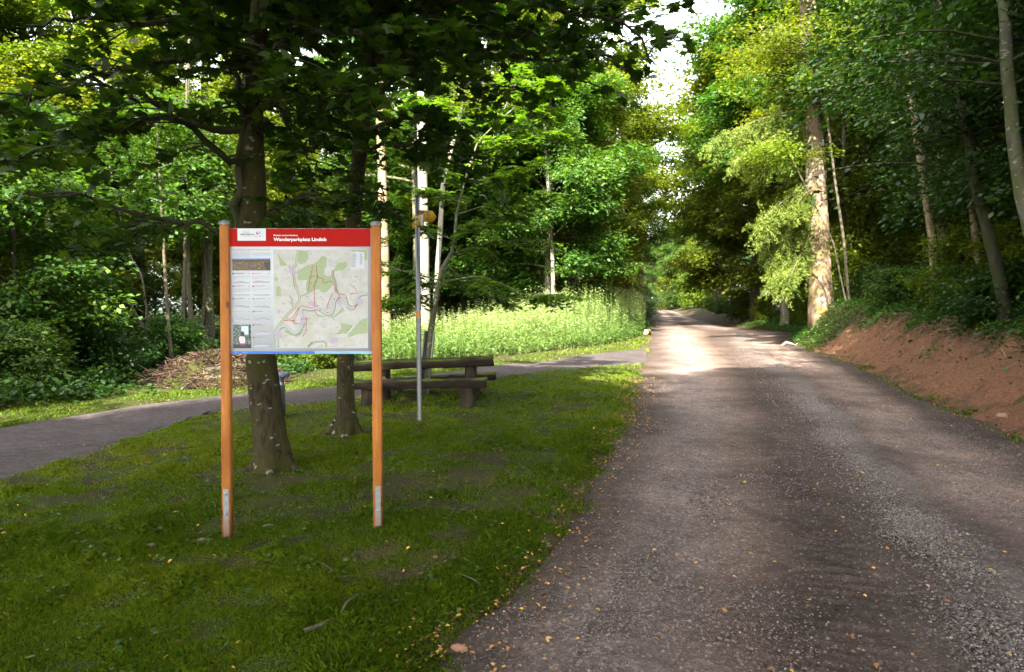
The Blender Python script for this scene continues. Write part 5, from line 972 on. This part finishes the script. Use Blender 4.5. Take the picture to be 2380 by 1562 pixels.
def bank_litter():
    rng = np.random.default_rng(87); m = MB(); n = 22000; Y = rng.uniform(6, 30, n); r_ = 3.2 * rng.uniform(0, 1, n) ** .8; X = roadR(Y) + r_
    ok = rng.uniform(0, 1, n) < .22 + .78 * sstep(r_, .9, 2.0) * sstep(vnoise(X, Y, 1.1, 3), .2, .6); X, Y, r_ = X[ok], Y[ok], r_[ok]; n = len(X)
    ico = np.array([(1, 0, 0), (-1, 0, 0), (0, 1, 0), (0, -1, 0), (0, 0, .8), (0, 0, -.8)], float); fc = np.array([(0, 2, 4), (2, 1, 4), (1, 3, 4), (3, 0, 4), (2, 0, 5), (1, 2, 5), (3, 1, 5), (0, 3, 5)])
    k = n // 2; s_ = .008 + .035 * rng.uniform(0, 1, k) ** 3; V = ico[None] * s_[:, None, None] * rng.uniform(.5, 1.3, (k, 6, 1)) + np.stack([X[:k], Y[:k], H(X[:k], Y[:k]) + .04], 1)[:, None, :]
    m.add(V.reshape(-1, 3), (fc[None] + np.arange(k)[:, None, None] * 6).reshape(-1, 3), 0, rng.uniform(0, .6, k).repeat(6))
    X, Y = X[k:], Y[k:]; k = len(X); az = rng.uniform(0, 6.28, k); L = rng.uniform(.05, .30, k); d = np.stack([np.cos(az), np.sin(az), rng.uniform(-.3, .4, k)], 1)
    put(m, np.array([(-.5, -.02, 0), (.5, -.012, 0), (.5, .012, .02), (-.5, .02, .02)]), np.stack([X, Y, H(X, Y) + .07], 1), np.array((-.3, -.8, .6)) + rng.normal(0, .3, (k, 3)), d, L, rng.uniform(.3, 1, k))
    n_ = N('soil_litter'); lm = n_.done(n_.pbr(n_.ramp(n_.attr(), [(0, (.05, .03, .018)), (.5, (.16, .08, .045)), (.8, (.12, .085, .055)), (1, (.34, .25, .17))]), .95, .15))
    m.obj('soil_litter', lm, None, kind='stuff', label='clods, rootlets and dry twigs on the clay bank', cat='litter')
    ub = MB(); n = 16000; Y = rng.uniform(6, 48, n); r_ = rng.uniform(.1, 4, n); X = roadR(Y) + r_; ok = vnoise(X, Y, 1.3, 47) + .3 * (r_ - 1.9) + .8 * sstep(Y, 23, 27) > .58; X, Y = X[ok], Y[ok]; per = 5; X = X.repeat(per) + rng.normal(0, .1, len(X) * per); Y = Y.repeat(per) + rng.normal(0, .1, len(Y) * per); az = rng.uniform(0, 6.28, len(X))
    put(ub, DIAM, np.stack([X, Y, H(X, Y) + rng.uniform(.03, .3, len(X))], 1), np.array((0, 0, 1.)) + rng.normal(0, .45, (len(X), 3)), np.stack([np.cos(az), np.sin(az), rng.uniform(-.3, .3, len(X))], 1), rng.uniform(.05, .12, len(X)), rng.uniform(0, .9, len(X)))
    ub.obj('bank_herbs', M['leaf_mid'], None, kind='stuff', label='green herbs creeping over the top of the clay bank', cat='herbs')
bank_litter()

# ------------------------------------------------------------------ gravel, fallen leaves, twigs
def gravel():
    rng = np.random.default_rng(41); sb = MB(); ico = np.array([(1, 0, 0), (-1, 0, 0), (0, 1, 0), (0, -1, 0), (0, 0, .7), (0, 0, -.7)], float); fc = np.array([(0, 2, 4), (2, 1, 4), (1, 3, 4), (3, 0, 4), (2, 0, 5), (1, 2, 5), (3, 1, 5), (0, 3, 5)])
    def bat(n, y0, y1, s0, s1, uf):
        Y = y0 + (y1 - y0) * rng.uniform(0, 1, n) ** 1.3; u = uf(rng, n) - (.61 - np.interp(Y, [3, 5, 10, 15], [.49, .505, .57, .61])) + .03 * (vnoise(Y, 0 * Y, 1.2, 80) - .5); L_, R_ = roadL(Y), roadR(Y); X = L_ + (R_ - L_) * u; ok = (u > .005) & (u < .995) & (abs(X) < Y * .8 + .6); X, Y = X[ok], Y[ok]; n = len(X)
        ok = rng.uniform(0, 1, n) < .25 + 1.2 * sstep(vnoise(X, Y, 1.6, 81), .35, .7); X, Y = X[ok], Y[ok]; n = len(X); s = s0 + (s1 - s0) * rng.uniform(0, 1, n) ** 3.0
        V = ico[None] * s[:, None, None] * rng.uniform(.55, 1.3, (n, 6, 1)); an = rng.uniform(0, 6.28, n); c, q = np.cos(an)[:, None], np.sin(an)[:, None]; V = np.stack([V[..., 0] * c - V[..., 1] * q, V[..., 0] * q + V[..., 1] * c, V[..., 2]], -1)
        V = V + np.stack([X, Y, H(X, Y) + .013 + s * .1], 1)[:, None, :]; F_ = (fc[None] + np.arange(n)[:, None, None] * 6).reshape(-1, 3); sb.add(V.reshape(-1, 3), F_, 0, rng.uniform(0, 1, n).repeat(6))
    bat(60000, 2.4, 12, .003, .013, lambda r, n: r.normal(.615, .032, n)); bat(24000, 5, 14, .005, .014, lambda r, n: r.normal(.615, .03, n)); bat(12000, 2.4, 9, .003, .011, lambda r, n: r.normal(.14, .09, n)); bat(60000, 2.4, 10, .0025, .010, lambda r, n: r.uniform(0, 1, n)); bat(12000, 2.4, 7, .004, .012, lambda r, n: .22 + .5 * (vnoise(np.arange(n) * .37, 0 * np.arange(n), 1.) ** 2) * r.uniform(0, 1, n)); bat(11000, 2.4, 16, .003, .013, lambda r, n: r.uniform(0, 1, n)); bat(9000, 10, 26, .005, .018, lambda r, n: r.normal(.6, .06, n))
    n_ = N('gravel_stone'); gm = n_.done(n_.pbr(n_.ramp(n_.attr(), [(0, (.065, .046, .036)), (.5, (.135, .105, .09)), (.85, (.20, .168, .15)), (1, (.29, .255, .235))]), .8, .3))
    sb.obj('gravel', gm, None, kind='stuff', label='loose grey gravel in strips along the road', cat='gravel')
    # fallen leaves
    lb = MB(); n = 2800; Y = 2.4 + 14 * rng.uniform(0, 1, n) ** 1.25; u = np.where(rng.uniform(0, 1, n) < .55, rng.normal(-.01, .045, n), np.where(rng.uniform(0, 1, n) < .22, rng.normal(.985, .02, n), rng.uniform(-.1, 1, n))); L_, R_ = roadL(Y), roadR(Y); X = L_ + (R_ - L_) * u
    X = np.r_[X, rng.uniform(-6, 0, 260)]; Y = np.r_[Y, rng.uniform(2.6, 9, 260)]; n = len(X); az = rng.uniform(0, 6.28, n)
    Pp = np.stack([X, Y, H(X, Y) + .02], 1); put(lb, HEX * np.array((1, 1.3, 2.5)), Pp, np.array((0, 0, 1.)) + rng.normal(0, .28, (n, 3)), np.stack([np.cos(az), np.sin(az), 0 * az], 1), rng.uniform(.012, .040, n), rng.uniform(0, 1, n))
    n_ = N('fallen_leaf'); lm = n_.done(n_.pbr(n_.ramp(n_.attr(), [(0, (.13, .06, .025)), (.3, (.32, .13, .04)), (.6, (.50, .23, .05)), (.9, (.60, .36, .04)), (1, (.55, .3, .2))]), .7, .3))
    lb.obj('fallen_leaves', lm, None, kind='stuff', label='small yellow and brown leaves scattered on road and grass', cat='fallen leaves')
    # sticks lying about, each a thing
    for i, (a, b, r0, lab, mt) in enumerate([((706, 1478), (830, 1430), .016, 'long grey half-buried stick in the grass near the bottom of the picture', 'bark_tan'), ((762, 1360), (812, 1345), .012, 'forked brown stick in the grass below the right board post', 'bark_dark'), ((1098, 1398), (1160, 1368), .011, 'bleached stick where the grass meets the gravel', 'bark_tan'), ((742, 1012), (800, 1036), .016, 'dark broken branch lying between the two maples', 'bark_dark'),
                                             ((960, 1010), (985, 985), .012, 'dark twig at the foot of the metal signpost', 'bark_dark'), ((1180, 950), (1240, 953), .01, 'pale stick on the grass right of the benches', 'bark_tan')]):
        pa, pb = G(*a), G(*b); rng2 = np.random.default_rng(i); L = resample(np.array([pa, pb]), 8); L[:, 2] = H(L[:, 0], L[:, 1]) + r0 * 1.2; L[1:-1, :2] += rng2.normal(0, .012, (6, 2)); o = L[0].copy(); mb = MB(); mb.tube(L - o, np.linspace(r0, r0 * .5, 8), 7)
        k = 4; d = np.array((L[k, 0] - L[k - 1, 0], L[k, 1] - L[k - 1, 1], 0)); d = d / np.linalg.norm(d); sd = np.array((-d[1], d[0], .5)); mb.tube(np.array([L[k] - o, L[k] - o + (d + sd) * .08, L[k] - o + (d * 1.2 + sd) * .16 - (0, 0, .04)]), [r0 * .6, r0 * .4, r0 * .2], 5); mb.obj('stick', M[mt], None, True, label=lab, cat='stick').location = o
    # stones
    for i, (px, py, s, c, lab) in enumerate([(348, 1275, .035, (.13, .10, .07), 'tan stone in the grass left of the left board post'), (624, 1228, .035, (.13, .11, .08), 'tan stone in the grass between the board posts'), (475, 1265, .05, (.10, .09, .06), 'pale flat stone beside the foot of the left board post'), (1067, 1518, .035, (.30, .14, .09), 'reddish stone on the gravel edge at the bottom'), (1690, 950, .05, (.14, .12, .1), 'small stone in the middle of the road'), (2330, 972, .08, (.24, .14, .10), 'pinkish stone in the clay bank'), (1042, 913, .0, (0, 0, 0), '')]):
        if not lab: continue
        g = G(px, py); rng2 = np.random.default_rng(50 + i); mb = MB(); n_, k_ = 7, 10; V = []
        for a in range(n_):
            for b in range(k_):
                th = math.pi * a / (n_ - 1); ph = 6.283 * b / k_; rr = 1 + .18 * math.sin(ph * 2 + i) * math.sin(th) + rng2.normal(0, .03); V.append((s * 1.3 * rr * math.sin(th) * math.cos(ph), s * rr * math.sin(th) * math.sin(ph), s * .6 * rr * math.cos(th)))
        a = np.arange(n_ - 1)[:, None]; b = np.arange(k_)[None, :]; kk = (b + 1) % k_; mb.add(np.array(V), np.stack([a * k_ + b, (a + 1) * k_ + b, (a + 1) * k_ + kk, a * k_ + kk], -1).reshape(-1, 4))
        mb.obj('stone', plain('stone', c, .85), None, True, label=lab, cat='stone').location = g + Vector((0, 0, s * .3))
gravel()
